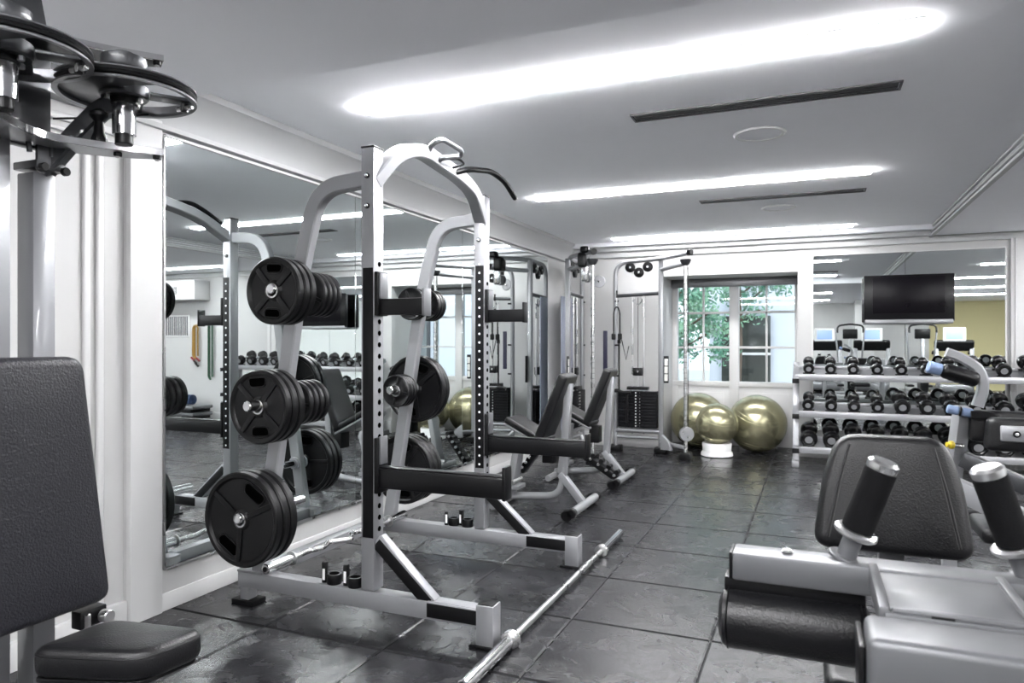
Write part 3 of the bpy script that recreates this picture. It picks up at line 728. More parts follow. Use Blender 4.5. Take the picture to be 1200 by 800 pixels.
# backrest
ol = round2([(-.186, 0), (.186, 0), (.160, .19), (.122, .30), (-.122, .30), (-.160, .19)], .05, 8)
lean = Vector((0, .16, .987)); lean.normalize()
M = frameM((XC - .008, 2.02, .695), (1, 0, 0), lean)
b = MBB(); b.prism([(x * 1.0, y) for x, y in ol], .07, 'leather', M @ Matrix.Translation((0, 0, -.06)), .024, 5)
br = b.build('backrest', mc)
for s in (-1, 1):
    b = MBB()
    b.tube([M @ Vector((s * (.148), .03, .0105)), M @ Vector((s * .124, .16, .0105)), M @ Vector((s * .096, .272, .0105))], .0030, 'leather', 8)
    for q in range(60):
        u = q / 60; p = M @ Vector((s * (.144 - .048 * u), .03 + .242 * u, .0116)); p2 = M @ Vector((s * (.144 - .048 * (u + .009)), .03 + .242 * (u + .009), .0116)); b.bar(p, p2, .0016, .0012, 'stitch', 0)
    b.build('stitching', br)
# frame under
b = MBB(); b.box((XC, 1.75, .28), (.08, .08, .44), 'silvergrey', .006); b.box((XC, 1.72, .04), (.09, 1.1, .07), 'silvergrey', .006); b.box((XC, 1.18, .04), (.5, .08, .07), 'silvergrey', .006); b.box((XC, 2.28, .04), (.5, .08, .07), 'silvergrey', .006)
b.bar((XC, 1.15, .72), (XC, 1.45, .07), .07, .06, 'silvergrey'); b.bar((XC, 2.28, .06), (XC, 2.11, .78), .06, .06, 'silvergrey'); b.build('frame', mc)
b = MBB(); padprism(b, [(XC - .17, 1.52), (XC + .17, 1.52), (XC + .17, 1.95), (XC - .17, 1.95)], .07, 'leather', Matrix.Translation((0, 0, .50)), rr=.05, bev=.02); b.build('seat', mc)

# ------------------------------------------------------------------ machine behind at right
m2 = thing('chest_press_machine', 'grey machine with curved arm, black pads and yellow adjuster knob at right edge', 'exercise machine', (.8, 3.35, 0))
O4 = Vector((-.8, -3.35, 0))
class M2(B):
    def build(self, name, parent=None, smooth=38):
        bmesh.ops.translate(self.bm, vec=O4, verts=self.bm.verts[:]); return B.build(self, name, parent, smooth)
b = M2(); b.rtube(fillet([(.475, 3.2, 1.192), (.52, 3.2, 1.175), (.585, 3.2, 1.13), (.60, 3.2, 1.06), (.578, 3.2, .985)], .06, 8), .05, .036, 'silverdark' if False else 'silver', up=(0, 0, 1)); cv = b.build('curved_arm', m2)
b = M2(); d0, d1 = Vector((.452, 3.15, 1.125)), Vector((.575, 3.17, 1.085)); 
prof = [(0, 0), (.018, 0)]
dd = (d1 - d0)
for q in range(13):
    u = q / 12; prof.append((.026 + .004 * math.sin(PI * u) + (.0025 if q % 2 else 0), .006 + u * (dd.length - .012)))
prof += [(.018, dd.length), (0, dd.length)]
b.lathe(prof, 'rubber', d0, dd, 24); b.build('ribbed_grip', cv)
b = M2(); b.cyl((.405, 3.145, 1.137), (.452, 3.15, 1.125), .023, 'bluegrip', 24, .004); b.build('grip_end', cv)
b = M2(); b.cyl((.475, 3.18, .975), (.515, 3.18, .966), .017, 'bluegrip', 20, .004); b.cyl((.515, 3.18, .966), (.522, 3.18, .965), .019, 'black', 20); b.cyl((.522, 3.18, .965), (.56, 3.18, .958), .017, 'bluegrip', 20, .003)
b.rtube(fillet([(.55, 3.18, .955), (.61, 3.18, .958), (.68, 3.18, .92)], .03, 5), .06, .03, 'black'); b.build('lower_grip', m2)
b = M2(); padprism(b, [(.550, .85), (.86, .85), (.86, .965), (.575, .972), (.553, .96)], .05, 'leather', frameM((0, 3.24, 0), (1, 0, 0), (0, 0, 1)), rr=.025, bev=.014); b.build('pad', m2)
b = M2(); padprism(b, [(.578, .835), (.93, .835), (.93, .955), (.588, .955)], .07, 'leather', frameM((0, 3.12, 0), (1, 0, 0), (0, 0, 1)), rr=.025, bev=.014); p_ = b.build('pad', m2)
b = M2(); b.box((.75, 3.045, .902), (.26, .012, .058), 'silver', .006); b.cyl((.668, 3.030, .902), (.668, 3.04, .902), .012, 'black', 20); b.cyl((.668, 3.026, .902), (.668, 3.031, .902), .006, 'steel', 12); b.build('pad_plate', p_)
b = M2(); b.bar((.535, 3.22, .98), (.50, 3.30, .60), .05, .05, 'silver', .004); b.bar((.50, 3.30, .62), (.50, 3.30, .04), .05, .05, 'silver', .004); b.build('post', m2)
b = M2(); b.cyl((.495, 3.18, .835), (.53, 3.2, .83), .009, 'steel', 14); kp = b.build('adjuster_pin', m2)
b = M2(); b.lathe([(0, 0), (.013, 0), (.016, .004), (.016, .014), (.010, .018), (.010, .026), (0, .027)], 'yellowplastic', (.497, 3.18, .835), (-1, -.3, .05), 16); b.build('yellow_knob', kp)
b = M2(); b.bar((.53, 3.22, .78), (.95, 3.10, .60), .05, .06, 'gunmetal', .004); b.bar((.51, 3.25, .66), (.98, 3.0, .46), .05, .08, 'silver', .004); b.bar((.50, 3.2, .06), (1.2, 3.2, .06), .08, .06, 'silver', .004); b.bar((1.1, 2.95, .05), (1.1, 3.6, .05), .08, .06, 'silver', .004); b.bar((.5, 2.95, .04), (.5, 3.55, .04), .07, .06, 'silver', .004)
b.box((1.05, 3.25, .5), (.08, .08, .9), 'silver', .004)
for q in range(3): b.cyl((.60 + q * .12, 3.15 - q * .05, .62 - q * .05), (.60 + q * .12, 3.14 - q * .05, .62 - q * .05), .012, 'black', 12)
b.build('frame', m2)
b = M2(); b.tube(fillet([(.56, 3.0, .05), (.60, 2.95, .10), (.68, 2.93, .08), (.75, 2.9, .03)], .04, 5), .008, 'redcord', 8); b.build('cord', m2)
b = M2(); b.box((.72, 3.2, .52), (.3, .28, .06), 'leather', .02, seg=3); b.build('seat', m2)

# ------------------------------------------------------------------ benches
def bench(loc, label, ladder):
    t = thing('weight_bench', label, 'weight bench', loc, 0, 'adjustable benches by the mirror')
    # local x: 0 = hinge at world x -1.81
    b = B(); M = frameM((-.015, -.14, .50), Vector((.20, 0, .48)), (0, 1, 0))
    b.prism(round2([(0, 0), (.53, 0), (.53, .28), (0, .28)], .03, 5), .07, 'leather', M @ Matrix.Translation((0, 0, -.01)), .018, 4); b.build('backrest', t)
    b = B(); b.box((-.14, 0, .585), (.34, .27, .05), 'leather', .018, rot=Matrix.Rotation(R(27), 4, 'Y'), seg=4); st = b.build('seat', t)
    b = B(); b.box((-.152, 0, .553), (.34, .24, .018), 'silver', .005, rot=Matrix.Rotation(R(27), 4, 'Y')); b.build('seat_plate', st)
    b = B(); b.bar((.165, .0, .93), (.12, 0, .25), .05, .055, 'silver', .004, up=(1, 0, 0)); b.build('back_post', t)
    b = B(); b.tube(fillet([(.13, 0, .32), (.10, 0, .10), (-.27, 0, .075), (-.36, 0, .06)], .16, 8), .028, 'silver'); b.build('base_tube', t)
    b = B(); b.bar((-.30, 0, .06), (-.22, 0, .50), .12, .05, 'silver', .004); b.box((-.25, 0, .15), (.09, .15, .03), 'silver', .004); b.cyl((-.25, -.09, .19), (-.25, .09, .19), .018, 'steel', 16); b.build('front_post', t)
    b = B(); b.cyl((-.35, -.22, .035), (-.35, .22, .035), .028, 'silver', 18); b.build('front_foot', t)
    b = B(); b.bar((.10, 0, .27), (.27, 0, .07), .06, .05, 'silver', .004); b.build('rear_strut', t)
    b = B(); b.cyl((.285, -.27, .058), (.285, .27, .058), .030, 'silver', 20); ft = b.build('rear_foot', t)
    for s in (-1, 1):
        b = B(); b.cyl((.285, s * .27, .058), (.285, s * .32, .058), .034, 'black', 20, .006); b.cyl((.25, s * .28, .042), (.25, s * .32, .042), .042, 'rubber', 24, .008); b.build('wheel', ft)
    b = B(); b.box((.02, 0, .42), (.09, .12, .15), 'black', .01); b.build('pivot_block', t)
    if ladder:
        for s, (p, q) in enumerate((((-.17, -.05, .30), (.25, -.05, .04)), ((-.44, -.05, .34), (-.66, -.05, .05)))):
            b = B(); b.bar(p, q, .10, .055, 'black', .006); p, q = Vector(p), Vector(q)
            for k in range(6):
                c = p.lerp(q, (k + .5) / 6); b.cyl(c + Vector((0, -.07, .02)), c + Vector((0, .07, .02)), .012, 'steel', 12); b.cyl(c + Vector((.02, -.05, .045)), c + Vector((.02, .05, .045)), .022, 'black', 14)
            b.build('adjustment_ladder', t)
    return t
bench((-1.81, 4.93, 0), 'silver and black incline bench just beyond the squat rack', False)
bench((-1.80, 6.08, 0), 'incline bench farther back, with black adjustment ladders near the cable towers', True)

# ------------------------------------------------------------------ cable towers
def tower(loc, rz, sg, label):
    t = thing('cable_tower', label, 'cable machine', loc, rz, 'cable towers in the corner')
    W_ = .52; cx, cy = .85, -.38 * sg
    b = B(); pts = fillet([(0, 0, .06), (0, 0, 2.14), (W_, 0, 2.165), (cx * .7 + W_ * .3, cy * .55, 2.17), (cx + .05, cy * 1.05, 2.17)], .16, 8)
    b.tube(pts[:], .026, 'silver', 14, up=(0, 1, 0)); b.build('arched_frame', t)
    b = B(); b.cyl((cx + .03, cy * 1.04, 2.17), (cx + .07, cy * 1.1, 2.17), .033, 'black'); b.build('end_cap', t)
    b = B(); b.box((W_, 0, 1.1), (.055, .055, 2.12), 'silver', .01); b.build('post', t)
    b = B(); b.tube([(0, 0, 1.76), (W_, 0, 1.78)], .022, 'gunmetal'); b.build('crossbar', t)
    b = B(); b.tube([(0, 0, .235), (W_, 0, .235)], .028, 'silver'); b.tube([(0, 0, .16), (W_, 0, .16)], .02, 'silver'); b.build('base_bar', t)
    b = B(); b.tube([(W_, 0, 2.04), (cx, cy, 2.06)], .024, 'silver'); b.build('top_bar', t)
    b = B(); b.tube([(W_, 0, .12), (cx, cy, .12)], .024, 'silver'); b.build('lower_bar', t)
    for x in (0, W_): b = B(); b.box((x, 0, .03), (.14, .16, .06), 'black', .01); b.build('foot', t)
    b = B(); b.cyl((W_ + .06, .03, 0), (W_ + .06, .03, .001), .001, 'black') if False else None
    # weight stack
    b = B()
    for k in range(12): b.box((W_ / 2, 0, .29 + k * .034), (.44, .10, .0332), 'stackblack', .0008)
    ws = b.build('weight_stack', t)
    b = B()
    for k in range(12): b.box((W_ / 2 - .015, -.052 * sg, .29 + k * .034), (.014, .002, .012), 'whitedot', 0); b.cyl((W_ / 2 + .03, -.050 * sg, .29 + k * .034), (W_ / 2 + .03, -.053 * sg, .29 + k * .034), .006, 'steel', 8, 0)
    b.build('plate_numbers', ws)
    b = B(); b.box((W_ / 2, 0, .715), (.24, .09, .035), 'black', .004); b.box((W_ / 2, 0, .90), (.10, .06, .09), 'black', .006); b.cyl((W_ / 2, -.03 * sg, .90), (W_ / 2, -.034 * sg, .90), .010, 'steel', 12); b.cyl((W_ / 2, 0, .72), (W_ / 2, 0, .90), .010, 'steel', 12); b.build('stack_head', ws)
    for x in (-.065, .065): b = B(); b.cyl((W_ / 2 + x, 0, .2), (W_ / 2 + x, 0, 1.78), .010, 'steel', 12); b.build('guide_rod', t)
    b = B(); b.tube([(W_ / 2, 0, .94), (W_ / 2, 0, 1.74)], .004, 'black', 8); b.build('cable', t)
    b = B(); b.tube([(W_ / 2 - .05, 0, 1.76), (W_ / 2 - .04, 0, 1.69), (W_ / 2, 0, 1.65), (W_ / 2 + .04, 0, 1.69), (W_ / 2 + .05, 0, 1.76)], .008, 'steel', 8); b.build('hanging_hook', t)
    for (x, z) in ((.17, 2.08), (.27, 2.02), (.37, 2.08)):
        b = B(); b.lathe([(0, -.016), (.05, -.016), (.056, -.012), (.05, 0), (.056, .012), (.05, .016), (0, .016)], 'black', (x, 0, z), (0, 1, 0), 24); b.cyl((x, -.022, z), (x, .022, z), .012, 'steel', 12); b.build('pulley', t)
    for z in (1.70, 1.20, .85): b = B(); b.cyl((0, -.03 * sg, z), (0.045, -.04 * sg, z), .010, 'black', 10); b.build('peg', t)
    # adjustable column
    b = B(); b.cyl((cx, cy, .08), (cx, cy, 2.06), .020, 'steel', 18)
    for q in range(30): b.lathe([(.0195, -.002), (.0215, 0), (.0195, .002)], 'black', (cx, cy, .25 + q * .055), (0, 0, 1), 16)
    b.build('column', t)
    b = B(); b.tube([(cx + .03, cy, .3), (cx + .03, cy, 2.02)], .0035, 'black', 8); b.build('column_cable', t)
    b = B()
    b.lathe([(.058, 0), (.056, .02), (.04, .05), (.02, .065), (0, .07)], 'gunmetal', (cx, cy, 2.10), (0, 0, -1), 24); b.build('top_pulley_cover', t)
    b = B(); b.lathe([(0, -.02), (.07, -.02), (.078, -.01), (.078, .01), (.07, .02), (0, .02)], 'silver', (cx + .01, cy, .27), (.5, -1, 0), 28); b.cyl((cx - .02, cy - .04, .29), (cx - .015, cy - .03, .29), .012, 'steel', 12); b.cyl((cx + .03, cy - .03, .24), (cx + .035, cy - .02, .24), .012, 'steel', 12); b.build('bottom_pulley_cover', t)
    b = B(); b.prism([(0, 0), (.14, 0), (.10, .1), (.02, .16)], .04, 'silver', frameM((W_ + .05, cy * .5, .07), (.8, cy, 0), (0, 0, 1)), .006); b.build('corner_gusset', t)
    b = B(); b.box((cx, cy, .04), (.12, .12, .08), 'black', .01); b.build('foot', t)
    b = B(); b.box((W_ + .06, -.02 * sg, .93), (.055, .012, .30), 'black', .004)
    for q in range(3): b.box((W_ + .06, -.0275 * sg, .84 + q * .085), (.038, .003, .075), 'label', .001)
    b.build('instruction_placard', t)
    return t
tower((-2.085, 7.93, 0), 0, 1, 'cable tower with black weight stack standing left of the window')
tw2 = tower((-2.50, 7.98, 0), -PI / 2, -1, 'cable tower seen edge-on in the corner against the left wall')
# swivel head and handles of the corner tower
b = B(); b.box((.78, .26, 2.10), (.16, .10, .16), 'black', .03, seg=3); b.box((.86, .30, 2.20), (.09, .09, .07), 'black', .02, seg=3); b.box((.80, .28, 1.97), (.05, .08, .20), 'chrome', .02, seg=3); b.lathe([(0, -.02), (.06, -.02), (.06, .02), (0, .02)], 'gunmetal', (.70, .28, 1.93), (1, .3, 0), 24); b.build('swivel_head', tw2)
b = B(); b.box((.25, -.10, 1.0), (.42, .012, 1.5), 'shroud', .004); b.build('guard_panel', tw2)
b = B(); b.lathe([(0, -.006), (.062, -.006), (.068, 0), (.062, .006), (0, .006)], 'silver', (.43, .33, 1.90), (1, .2, 0), 32); b.cyl((.40, .33, 1.90), (.46, .33, 1.90), .012, 'steel', 14); b.build('pulley_guard', tw2)
def hang(name, label, cat, fn, loc):
    t = thing(name, label, cat, loc); fn(t); return t
def f_strap(t):
    b = B(); b.tube(fillet([(-.035, 0, 0), (-.035, 0, .26), (-.012, 0, .32), (.012, 0, .32), (.035, 0, .26), (.035, 0, 0)], .03, 6), .008, 'black'); b.build('strap_loop', t)
    b = B(); b.tube([(0, 0, .32), (0, 0, .45)], .006, 'steel', 8); b.tube([(0, 0, .42), (.0, 0, .50)], .010, 'black', 8); b.build('carabiner', t)
    for s in (-1, 1): b = B(); b.cyl((s * .035, 0, -.04), (s * .035, 0, .03), .025, 'rubber', 14, .008); b.build('rope_end', t)
hang('tricep_strap', 'black looped tricep strap hanging in the corner between the cable towers', 'cable attachment', f_strap, (-1.99, 7.62, 1.30))
def f_bar(t):
    b = B(); b.cyl((0, 0, -.55), (0, 0, 0), .010, 'black', 12); b.build('hanging_rod', t)
    b = B(); b.tube(fillet([(-.10, 0, -.56), (-.02, 0, -.54), (.05, 0, -.57), (.13, 0, -.56)], .02, 4), .020, 'black'); b.build('crossbar', t)
    b = B(); b.tube([(.09, 0, -.57), (.09, 0, -.90)], .012, 'black'); b.tube([(.03, 0, .02), (.08, 0, -.2), (.11, .0, -.05)], .006, 'black', 8); b.build('rope', t)
    b = B(); b.lathe([(0, 0), (.02, .01), (.02, .05), (.005, .06)], 'black', (0, 0, -.03), (0, 0, 1), 12); b.build('clip', t)
hang('lat_attachment', 'black pull-down bar and rope hanging low beside the cable tower', 'cable attachment', f_bar, (-1.99, 7.72, 1.24))
b = B(); b.box((0, 0, -.22), (.05, .008, .44), 'purple', .003); o = b.build('exercise_strap'); o.location = (-2.12, 7.62, 1.36); tag(o, 'purple strap hanging behind the incline bench in the corner', 'strap')

# ------------------------------------------------------------------ stability balls
def stab(label, x, y, r, z=0):
    b = B(); b.ball((0, 0, 0), r, 'gold', 64)
    o = b.build('stability_ball'); o.location = (x, y, z + r); tag(o, label, 'exercise ball', 'gold exercise balls in the window alcove')
    for q in (-.6, -.45, .45, .6):
        pass
    b = B()
    for a in (-.55, -.42, .42, .55): b.lathe([(r * math.cos(a) - .001, r * math.sin(a) - .003), (r * math.cos(a) + .002, r * math.sin(a)), (r * math.cos(a + .01) - .001, r * math.sin(a) + .003)], 'gold', (0, 0, 0), (0, 0, 1), 64)
    o2 = b.build('grip_ridges', o); o2.rotation_euler = (R(20), R(15), 0)
    b = B(); b.cyl((0, 0, 0), (0, 0, .006), .012, 'whiteplastic'); o3 = b.build('valve_plug', o); o3.location = Vector((-.3, .6, .5)).normalized() * (r - .002); 
    o3.rotation_euler = Vector((-.3, .6, .5)).to_track_quat('Z', 'Y').to_euler()
stab('large gold exercise ball in the alcove, right, beside the dumbbell rack', -.585, 8.42, .32)
stab('large gold exercise ball in the alcove, left, behind the tower column', -1.245, 8.52, .32)
stab('small gold exercise ball in front, resting on a white round stand', -.965, 7.95, .222, .125)
b = B(); b.lathe([(0, 0), (.155, 0), (.17, .01), (.165, .04), (.15, .06), (.155, .135), (.15, .145), (.12, .14), (0, .11)], 'whiteplastic', (0, 0, 0), (0, 0, 1), 40); o = b.build('ball_stand'); o.location = (-.965, 7.95, 0); tag(o, 'round white stand on the floor under the small gold ball', 'stand')

# ------------------------------------------------------------------ dumbbell rack
dr = thing('dumbbell_rack', 'three-tier silver dumbbell rack along the mirrored back wall', 'dumbbell rack', (1.03, 7.95, 0))
RX0, RX1 = -.165, 2.28
O5 = Vector((-1.03, -7.95, 0))
class DB(B):
    def build(self, name, parent=None, smooth=38):
        bmesh.ops.translate(self.bm, vec=O5, verts=self.bm.verts[:]); return B.build(self, name, parent, smooth)
for x in (RX0, RX1):
    b = DB(); b.box((x, 7.82, .03), (.07, .62, .06), 'silver', .006); b.bar((x, 7.70, .04), (x, 8.0, 1.02), .06, .06, 'silver', .005, up=(0, 1, 0)); b.box((x, 7.99, .52), (.055, .055, 1.0), 'silver', .005); f = b.build('side_frame', dr)
    b = DB()
    for z in (.90, .545, .20): b.bar((x, 7.66, z - .05), (x, 8.06, z + .09), .06, .05, 'silver', .004); b.box((x, 7.655, z - .055), (.065, .015, .05), 'black', .003)
    b.build('shelf_bracket', f)
tiers = [(.895, [.052] * 6 + [.056, .060, .062, .064, .066]), (.525, [.056] * 4 + [.070] * 4 + [.074] * 3), (.165, [.080] * 6 + [.084] * 5)]
for k, (z, rr) in enumerate(tiers):
    b = DB()
    b.bar((RX0, 7.73, z), (RX1, 7.73, z), .05, .035, 'silver', .004); b.bar((RX0, 7.97, z + .075), (RX1, 7.97, z + .075), .05, .035, 'silver', .004)
    M = frameM((RX0, 7.70, z - .022), (1, 0, 0), (0, .24, .075)); b.prism([(0, 0), (RX1 - RX0, 0), (RX1 - RX0, .32), (0, .32)], .004, 'silver', M, 0)
    b.box(((RX0 + RX1) / 2, 7.695, z - .018), (RX1 - RX0, .010, .055), 'silver', .002)
    sh = b.build('shelf', dr)
    for q in range(len(rr)):
        x = -.045 + q * .2065
        for yy, dz in ((7.755, .022), (7.94, .080)): b = DB(); b.box((x, yy, z + dz), (.11, .035, .02), 'black', .004); b.build('saddle', sh)
# dumbbells, one prototype per size
def dumbbell(r):
    t = thing('dumbbell', 'x', 'dumbbell', (0, 0, 0), 0, 'dumbbells on the rack')
    L = .075 if r < .06 else .09
    b = B(); b.lathe([(0, -.075), (.014, -.075), (.0155, -.05), (.0165, 0), (.0155, .05), (.014, .075), (0, .075)], 'chrome', axis=(0, 1, 0), seg=18); b.build('handle', t)
    for s in (-1, 1):
        b = B(); w = L
        b.lathe([(.014, 0), (r * .55, .0), (r * .92, .012), (r, .024), (r, w - .012), (r * .93, w - .002), (r * .72, w + .001), (r * .66, w - .004), (0, w - .004)], 'urethane', (0, s * .062, 0), (0, s, 0), 24); h = b.build('head', t)
        b = B(); b.lathe([(0, 0), (r * .40, 0), (r * .46, .002), (r * .46, .004), (0, .004)], 'silver', (0, s * (.062 + w - .004), 0), (0, s, 0), 20); b.build('weight_disc', h)
    return t
DP = {}
ordn = ['first', 'second', 'third', 'fourth', 'fifth', 'sixth', 'seventh', 'eighth', 'ninth', 'tenth', 'eleventh']
for k, (z, rr) in enumerate(tiers):
    for q, r in enumerate(rr):
        lab = f'round-headed black dumbbell, {ordn[q]} from the left on the {["top", "middle", "bottom"][k]} tier of the rack'
        if r not in DP: t = dumbbell(r); DP[r] = t
        else: t = dup(DP[r])
        t['label'] = lab; t['group'] = f'dumbbells on the {["top", "middle", "bottom"][k]} tier'
        t.location = (-.045 + q * .2065 + random.uniform(-.004, .004), 7.845, z + .06 + r * .90); t.rotation_euler = (R(17), random.uniform(0, 0), random.uniform(-.04, .04))
# ------------------------------------------------------------------ TV
tv = thing('television', 'flat black television mounted on the mirror above the dumbbell rack', 'television', (.872, 8.10, 1.43))
b = B(); b.box((0, 0, .245), (.80, .055, .47), 'tvframe', .008); b.build('casing', tv)
b = B(); b.box((0, -.029, .275), (.64, .003, .37), 'tvscreen', .001); b.build('screen', tv)
b = B(); b.box((0, -.004, .010), (.78, .06, .045), 'silver', .01, seg=3); b.build('speaker_bar', tv)
b = B(); b.box((0, .07, .27), (.26, .10, .2), 'black', .006); b.build('wall_bracket', tv)

# ------------------------------------------------------------------ things on the far right, seen in the left mirror
def bands(name, x, mats, lab, z0=1.46, z1=.62):
    t = thing(name, lab, 'resistance band', (x, YB - .03, 0))
    b = B(); b.cyl((0, .03, z0), (0, -.03, z0), .010, 'steel', 10); b.build('wall_hook', t)
    for k, m in enumerate(mats):
        b = B(); w = .03 + .012 * k; b.tube(fillet([(-w, -.01 * k, z1 + .1), (-w, -.01 * k, z0 - .04), (0, -.01 * k, z0 + .012), (w, -.01 * k, z0 - .04), (w, -.01 * k, z1 + .1), (0, -.01 * k, z1 + .06)], .03, 4), .011, m, 8); b.build('band', t)
    return t
t = bands('resistance_bands', 3.38, ['bandyellow', 'bandyellow', 'bandyellow'], 'yellow resistance tubes with black and red handles hanging on the back wall', 1.50, .92)
b = B()
for k, (x, z) in enumerate(((-.06, .94), (.0, .90), (.05, .95), (-.03, .86))): b.cyl((x - .03, -.02, z), (x + .035, -.02, z + .05), .016, 'black' if k % 2 else 'redcord', 10)
b.build('grips', t)
bands('resistance_bands', 3.08, ['bandgreen', 'bandgreen'], 'green resistance band hanging on the back wall', 1.55, .60)
t = thing('air_conditioner', 'boxed white air duct with two grilles high on the back wall', 'air vent', (3.75, YB, 1.9))
b = B(); b.box((0, -.15, .13), (1.25, .3, .30), 'wall', .006); b.build('casing', t)
for s in (-1, 1):
    b = B(); b.box((.1 + s * .19, -.303, .12), (.34, .006, .12), 'ventgrey', 0)
    for q in range(7): b.bar((.1 + s * .19 - .17, -.307, .07 + q * .017), (.1 + s * .19 + .17, -.307, .07 + q * .017), .006, .004, 'whiteplastic', 0)
    b.build('grille', t)
t = thing('wall_grille', 'pale slatted vertical grille on the back wall left of the bands in the mirror', 'air vent', (3.80, YB, 1.32))
b = B(); b.box((0, -.008, .17), (.5, .012, .34), 'whiteplastic', .003)
for q in range(11): b.box((-.22 + q * .044, -.02, .17), (.018, .016, .30), 'silverdark', .002)
b.build('slats', t)
def stepb(x, y, z, lab):
    t = thing('aerobic_step', lab, 'aerobic step', (x, y, z), 0, 'aerobic steps stacked by the back wall')
    b = B(); b.box((0, 0, .075), (1.0, .38, .05), 'silverdark', .012); b.build('deck', t)
    b = B(); b.box((-.36, 0, .025), (.18, .38, .05), 'black', .01); b.box((.36, 0, .025), (.18, .38, .05), 'black', .01); b.build('riser', t)
stepb(3.35, 7.85, 0, 'grey aerobic step at the bottom of the stack by the back wall')
stepb(3.35, 7.85, .1, 'grey aerobic step in the middle of the stack by the back wall')
stepb(3.35, 7.85, .2, 'grey aerobic step on top of the stack by the back wall')
b = B()
for k in range(5): b.lathe([(.02 + k * .012, -.3), (.026 + k * .012, -.3), (.026 + k * .012, .3), (.02 + k * .012, .3), (.02 + k * .012, -.3)], 'matblue', (0, 0, .08), (1, 0, 0), 20)
o = b.build('rolled_mat'); o.location = (3.35, 7.85, .3); tag(o, 'rolled blue exercise mat lying on the stack of steps', 'exercise mat')

# ------------------------------------------------------------------ cardio machines behind, seen in the back mirror
def treadmill(x, y, lab, screen):
    t = thing('treadmill', lab, 'treadmill', (x, y, 0), 0, 'treadmills facing the mirror')
    b = B(); b.box((0, -.8, .13), (.56, 1.5, .05), 'rubber', .01); b.build('belt', t)
    b = B()
    for s in (-1, 1): b.box((s * .33, -.75, .13), (.10, 1.65, .09), 'silverdark', .015)
    b.box((0, .06, .17), (.7, .34, .20), 'silverdark', .05, seg=3); b.box((0, -.8, .05), (.6, 1.4, .06), 'black', .01); b.build('deck', t)
    for s in (-1, 1):
        b = B(); b.bar((s * .33, 0, .15), (s * .36, -.10, 1.10), .07, .09, 'silver', .01); b.build('upright', t)
        b = B(); b.tube(fillet([(s * .36, -.08, 1.02), (s * .37, -.5, 1.02), (s * .37, -.56, .96)], .05, 4), .022, 'rubber'); b.build('handrail', t)
    b = B(); b.box((0, -.10, 1.16), (.80, .12, .26), 'black', .04, rot=Matrix.Rotation(R(-20), 4, 'X'), seg=3); c = b.build('console', t)
    b = B(); b.box((0, -.03, 1.42), (.46, .05, .32), 'whiteplastic' , .02); b.build('display_back', c)
    b = B(); b.box((0, -.002, 1.42), (.34, .004, .22), 'bluescreen', .001); b.build('display', c)
treadmill(.25, -2.6, 'white and black treadmill behind the camera, left in the back mirror', True)
treadmill(1.30, -2.7, 'treadmill behind the camera, middle one in the back mirror', True)
treadmill(3.0, -2.6, 'treadmill before the yellow wall, right in the back mirror', True)
def ellip(x, y, lab):
    t = thing('elliptical_trainer', lab, 'elliptical trainer', (x, y, 0), 0)
    b = B(); b.box((0, 0, .05), (.12, 1.3, .08), 'silver', .01); b.box((0, .6, .05), (.6, .09, .07), 'silver', .01); b.box((0, -.6, .05), (.6, .09, .07), 'silver', .01); b.build('base', t)
    b = B(); b.lathe([(0, -.08), (.26, -.08), (.28, -.06), (.28, .06), (.26, .08), (0, .08)], 'black', (0, .3, .38), (1, 0, 0), 32); b.build('flywheel_cover', t)
    b = B(); b.bar((0, .35, .3), (0, .2, 1.35), .07, .08, 'silver', .01); b.build('mast', t)
    b = B(); b.tube(fillet([(-.26, .3, 1.45), (-.26, .26, 1.6), (0, .24, 1.64), (.26, .26, 1.6), (.26, .3, 1.45)], .08, 6), .02, 'rubber'); b.box((0, .22, 1.42), (.3, .06, .22), 'black', .02); b.build('console', t)
    for s in (-1, 1):
        b = B(); b.tube(fillet([(s * .22, -.1, .5), (s * .26, .1, 1.1), (s * .3, .05, 1.55)], .1, 6), .018, 'silver'); b.build('moving_arm', t)
        b = B(); b.box((s * .18, -.35, .25), (.15, .4, .05), 'black', .02); b.build('pedal', t)
ellip(.75, -1.2, 'silver elliptical trainer with black looped handlebar behind the camera')
ellip(2.2, -1.6, 'silver elliptical trainer nearer the yellow wall behind the camera')
# clear pale column behind
b = B(); b.box((1.2, -3.9, 1.15), (.45, .45, 2.3), 'wall', .005); struct(b.build('trim_5'))

# ------------------------------------------------------------------ outdoors
b = B(); b.box((0, 25, -.35), (80, 31, .1), 'ground', 0); o = b.build('ground'); o['kind'] = 'structure'
hs = thing('building', 'pale rendered house with dark window outside the gym window', 'building', (.65, 15.2, -.3))
b = B(); b.box((0, 1.0, 1.75), (5.3, 2.0, 3.9), 'outwall', .02); b.build('wall', hs)
b = B(); b.box((-1.92, -.02, 1.36), (.95, .08, 1.42), 'darkglass', .01); b.box((-1.35, -.05, 1.82), (.05, .06, 1.75), 'outwall', .004) if False else None; b.box((-1.92, -.05, 1.30), (.95, .05, .05), 'whiteplastic', .004); b.build('window', hs)
b = B(); b.box((2.58, .0, 1.75), (.08, .12, 3.5), 'ventgrey', .01); b.build('drainpipe', hs)
b = B(); b.prism([(-2.9, 0), (2.9, 0), (0, 1.3)], 2.4, 'ventgrey', frameM((0, 2.2, 3.7), (1, 0, 0), (0, 0, 1)), .01); b.build('roof', hs)
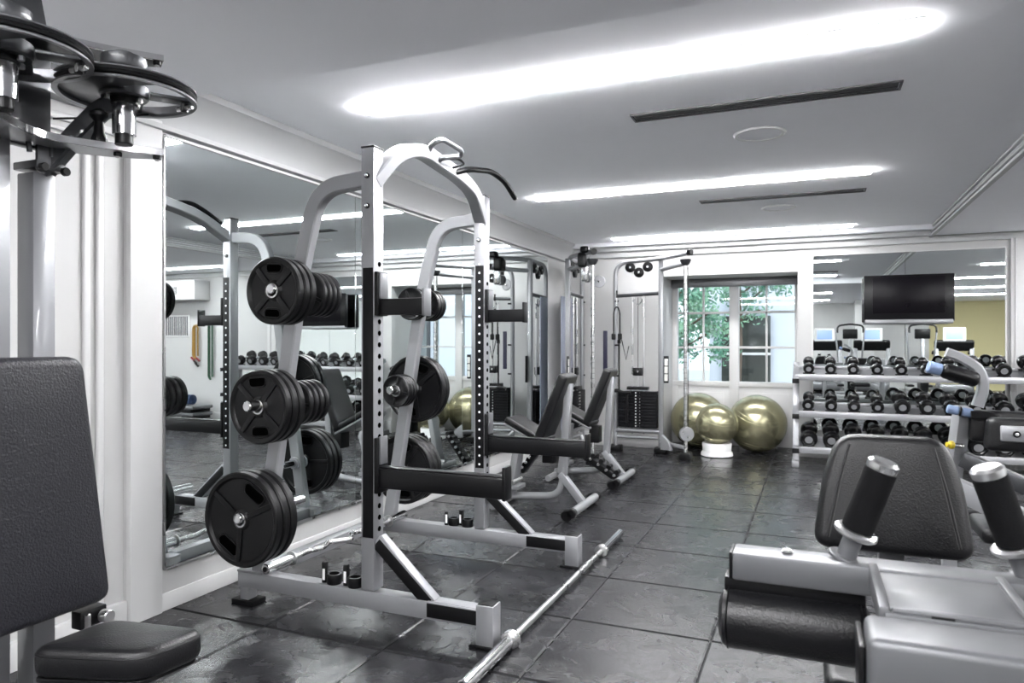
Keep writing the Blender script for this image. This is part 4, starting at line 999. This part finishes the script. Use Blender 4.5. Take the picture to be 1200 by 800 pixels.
def tree(x, y, hgt, n, rad, lab, zc):
    t = thing('tree', lab, 'tree', (x, y, -.3), 0, 'trees outside the window')
    rnd = random.Random(int(x * 10)); b = B(); tips = []
    b.tube([(0, 0, 0), (.05, 0, zc * .5), (0, .05, zc)], .06, 'bark', 8)
    for k in range(9):
        a = rnd.uniform(0, 2 * PI); p = Vector((0, 0, zc * rnd.uniform(.5, 1))); q = p + Vector((math.cos(a) * rad * .8, math.sin(a) * rad * .5, rnd.uniform(.1, .9) * rad)); m_ = p.lerp(q, .5) + Vector((0, 0, .1)); b.tube([p, m_, q], .018, 'bark', 6); tips += [m_, q]
    b.build('trunk', t)
    b = B(); i_ = b.mi('leaf')
    cl = [Vector((rnd.uniform(-1, 1) * rad, rnd.uniform(-1, 1) * rad * .6, zc + rnd.uniform(-.9, 1) * rad)) for _ in range(46)] + tips
    for _ in range(n):
        c = rnd.choice(cl) + Vector([rnd.gauss(0, .11) for _ in range(3)]) * (rad / 1.1)
        d = Vector([rnd.uniform(-1, 1) for _ in range(3)]).normalized(); e = d.orthogonal().normalized(); s_ = rnd.uniform(.03, .06)
        f = b.bm.faces.new([b.bm.verts.new(c + d * s_), b.bm.verts.new(c + e * s_ * .45), b.bm.verts.new(c - d * s_), b.bm.verts.new(c - e * s_ * .45)]); f.material_index = i_
    b.build('foliage', t, 0)
tree(-2.35, 11.9, 3, 5200, 1.0, 'leafy green tree outside, in the left window sash', 1.9)
tree(-1.33, 13.9, 3, 4200, .95, 'leafy tree outside whose branches hang into the right window sash', 3.1)

# ------------------------------------------------------------------ world, sun, colour management
w = bpy.data.worlds.new('world'); S.world = w; w.use_nodes = True
nt = w.node_tree; bg = nt.nodes['Background']
sky = nt.nodes.new('ShaderNodeTexSky'); sky.sky_type = 'PREETHAM' if False else 'NISHITA'
sky.sun_disc = False; sky.sun_elevation = R(48); sky.sun_rotation = R(200); sky.dust_density = 2.5
mix = nt.nodes.new('ShaderNodeMix'); mix.data_type = 'RGBA'; mix.inputs['Factor'].default_value = .75; mix.inputs['B'].default_value = (5.0, 5.5, 6.0, 1)
nt.links.new(sky.outputs[0], mix.inputs['A']); nt.links.new(mix.outputs['Result'], bg.inputs['Color'])
bg.inputs['Strength'].default_value = .16
sd = bpy.data.lights.new('sun', 'SUN'); sd.energy = 1.0; sd.angle = R(3); sd.color = (1, .97, .92)
so = bpy.data.objects.new('sun', sd); COL.objects.link(so); so.rotation_euler = (R(42), 0, R(20))
S.view_settings.view_transform = 'Standard'; S.view_settings.look = 'None'; S.view_settings.gamma = 1
S.view_settings.use_curve_mapping = False
S.view_settings.exposure = 1.5
S.cycles.use_denoising = True
S.cycles.max_bounces = 10; S.cycles.diffuse_bounces = 5; S.cycles.glossy_bounces = 6
S.cycles.sample_clamp_indirect = 6
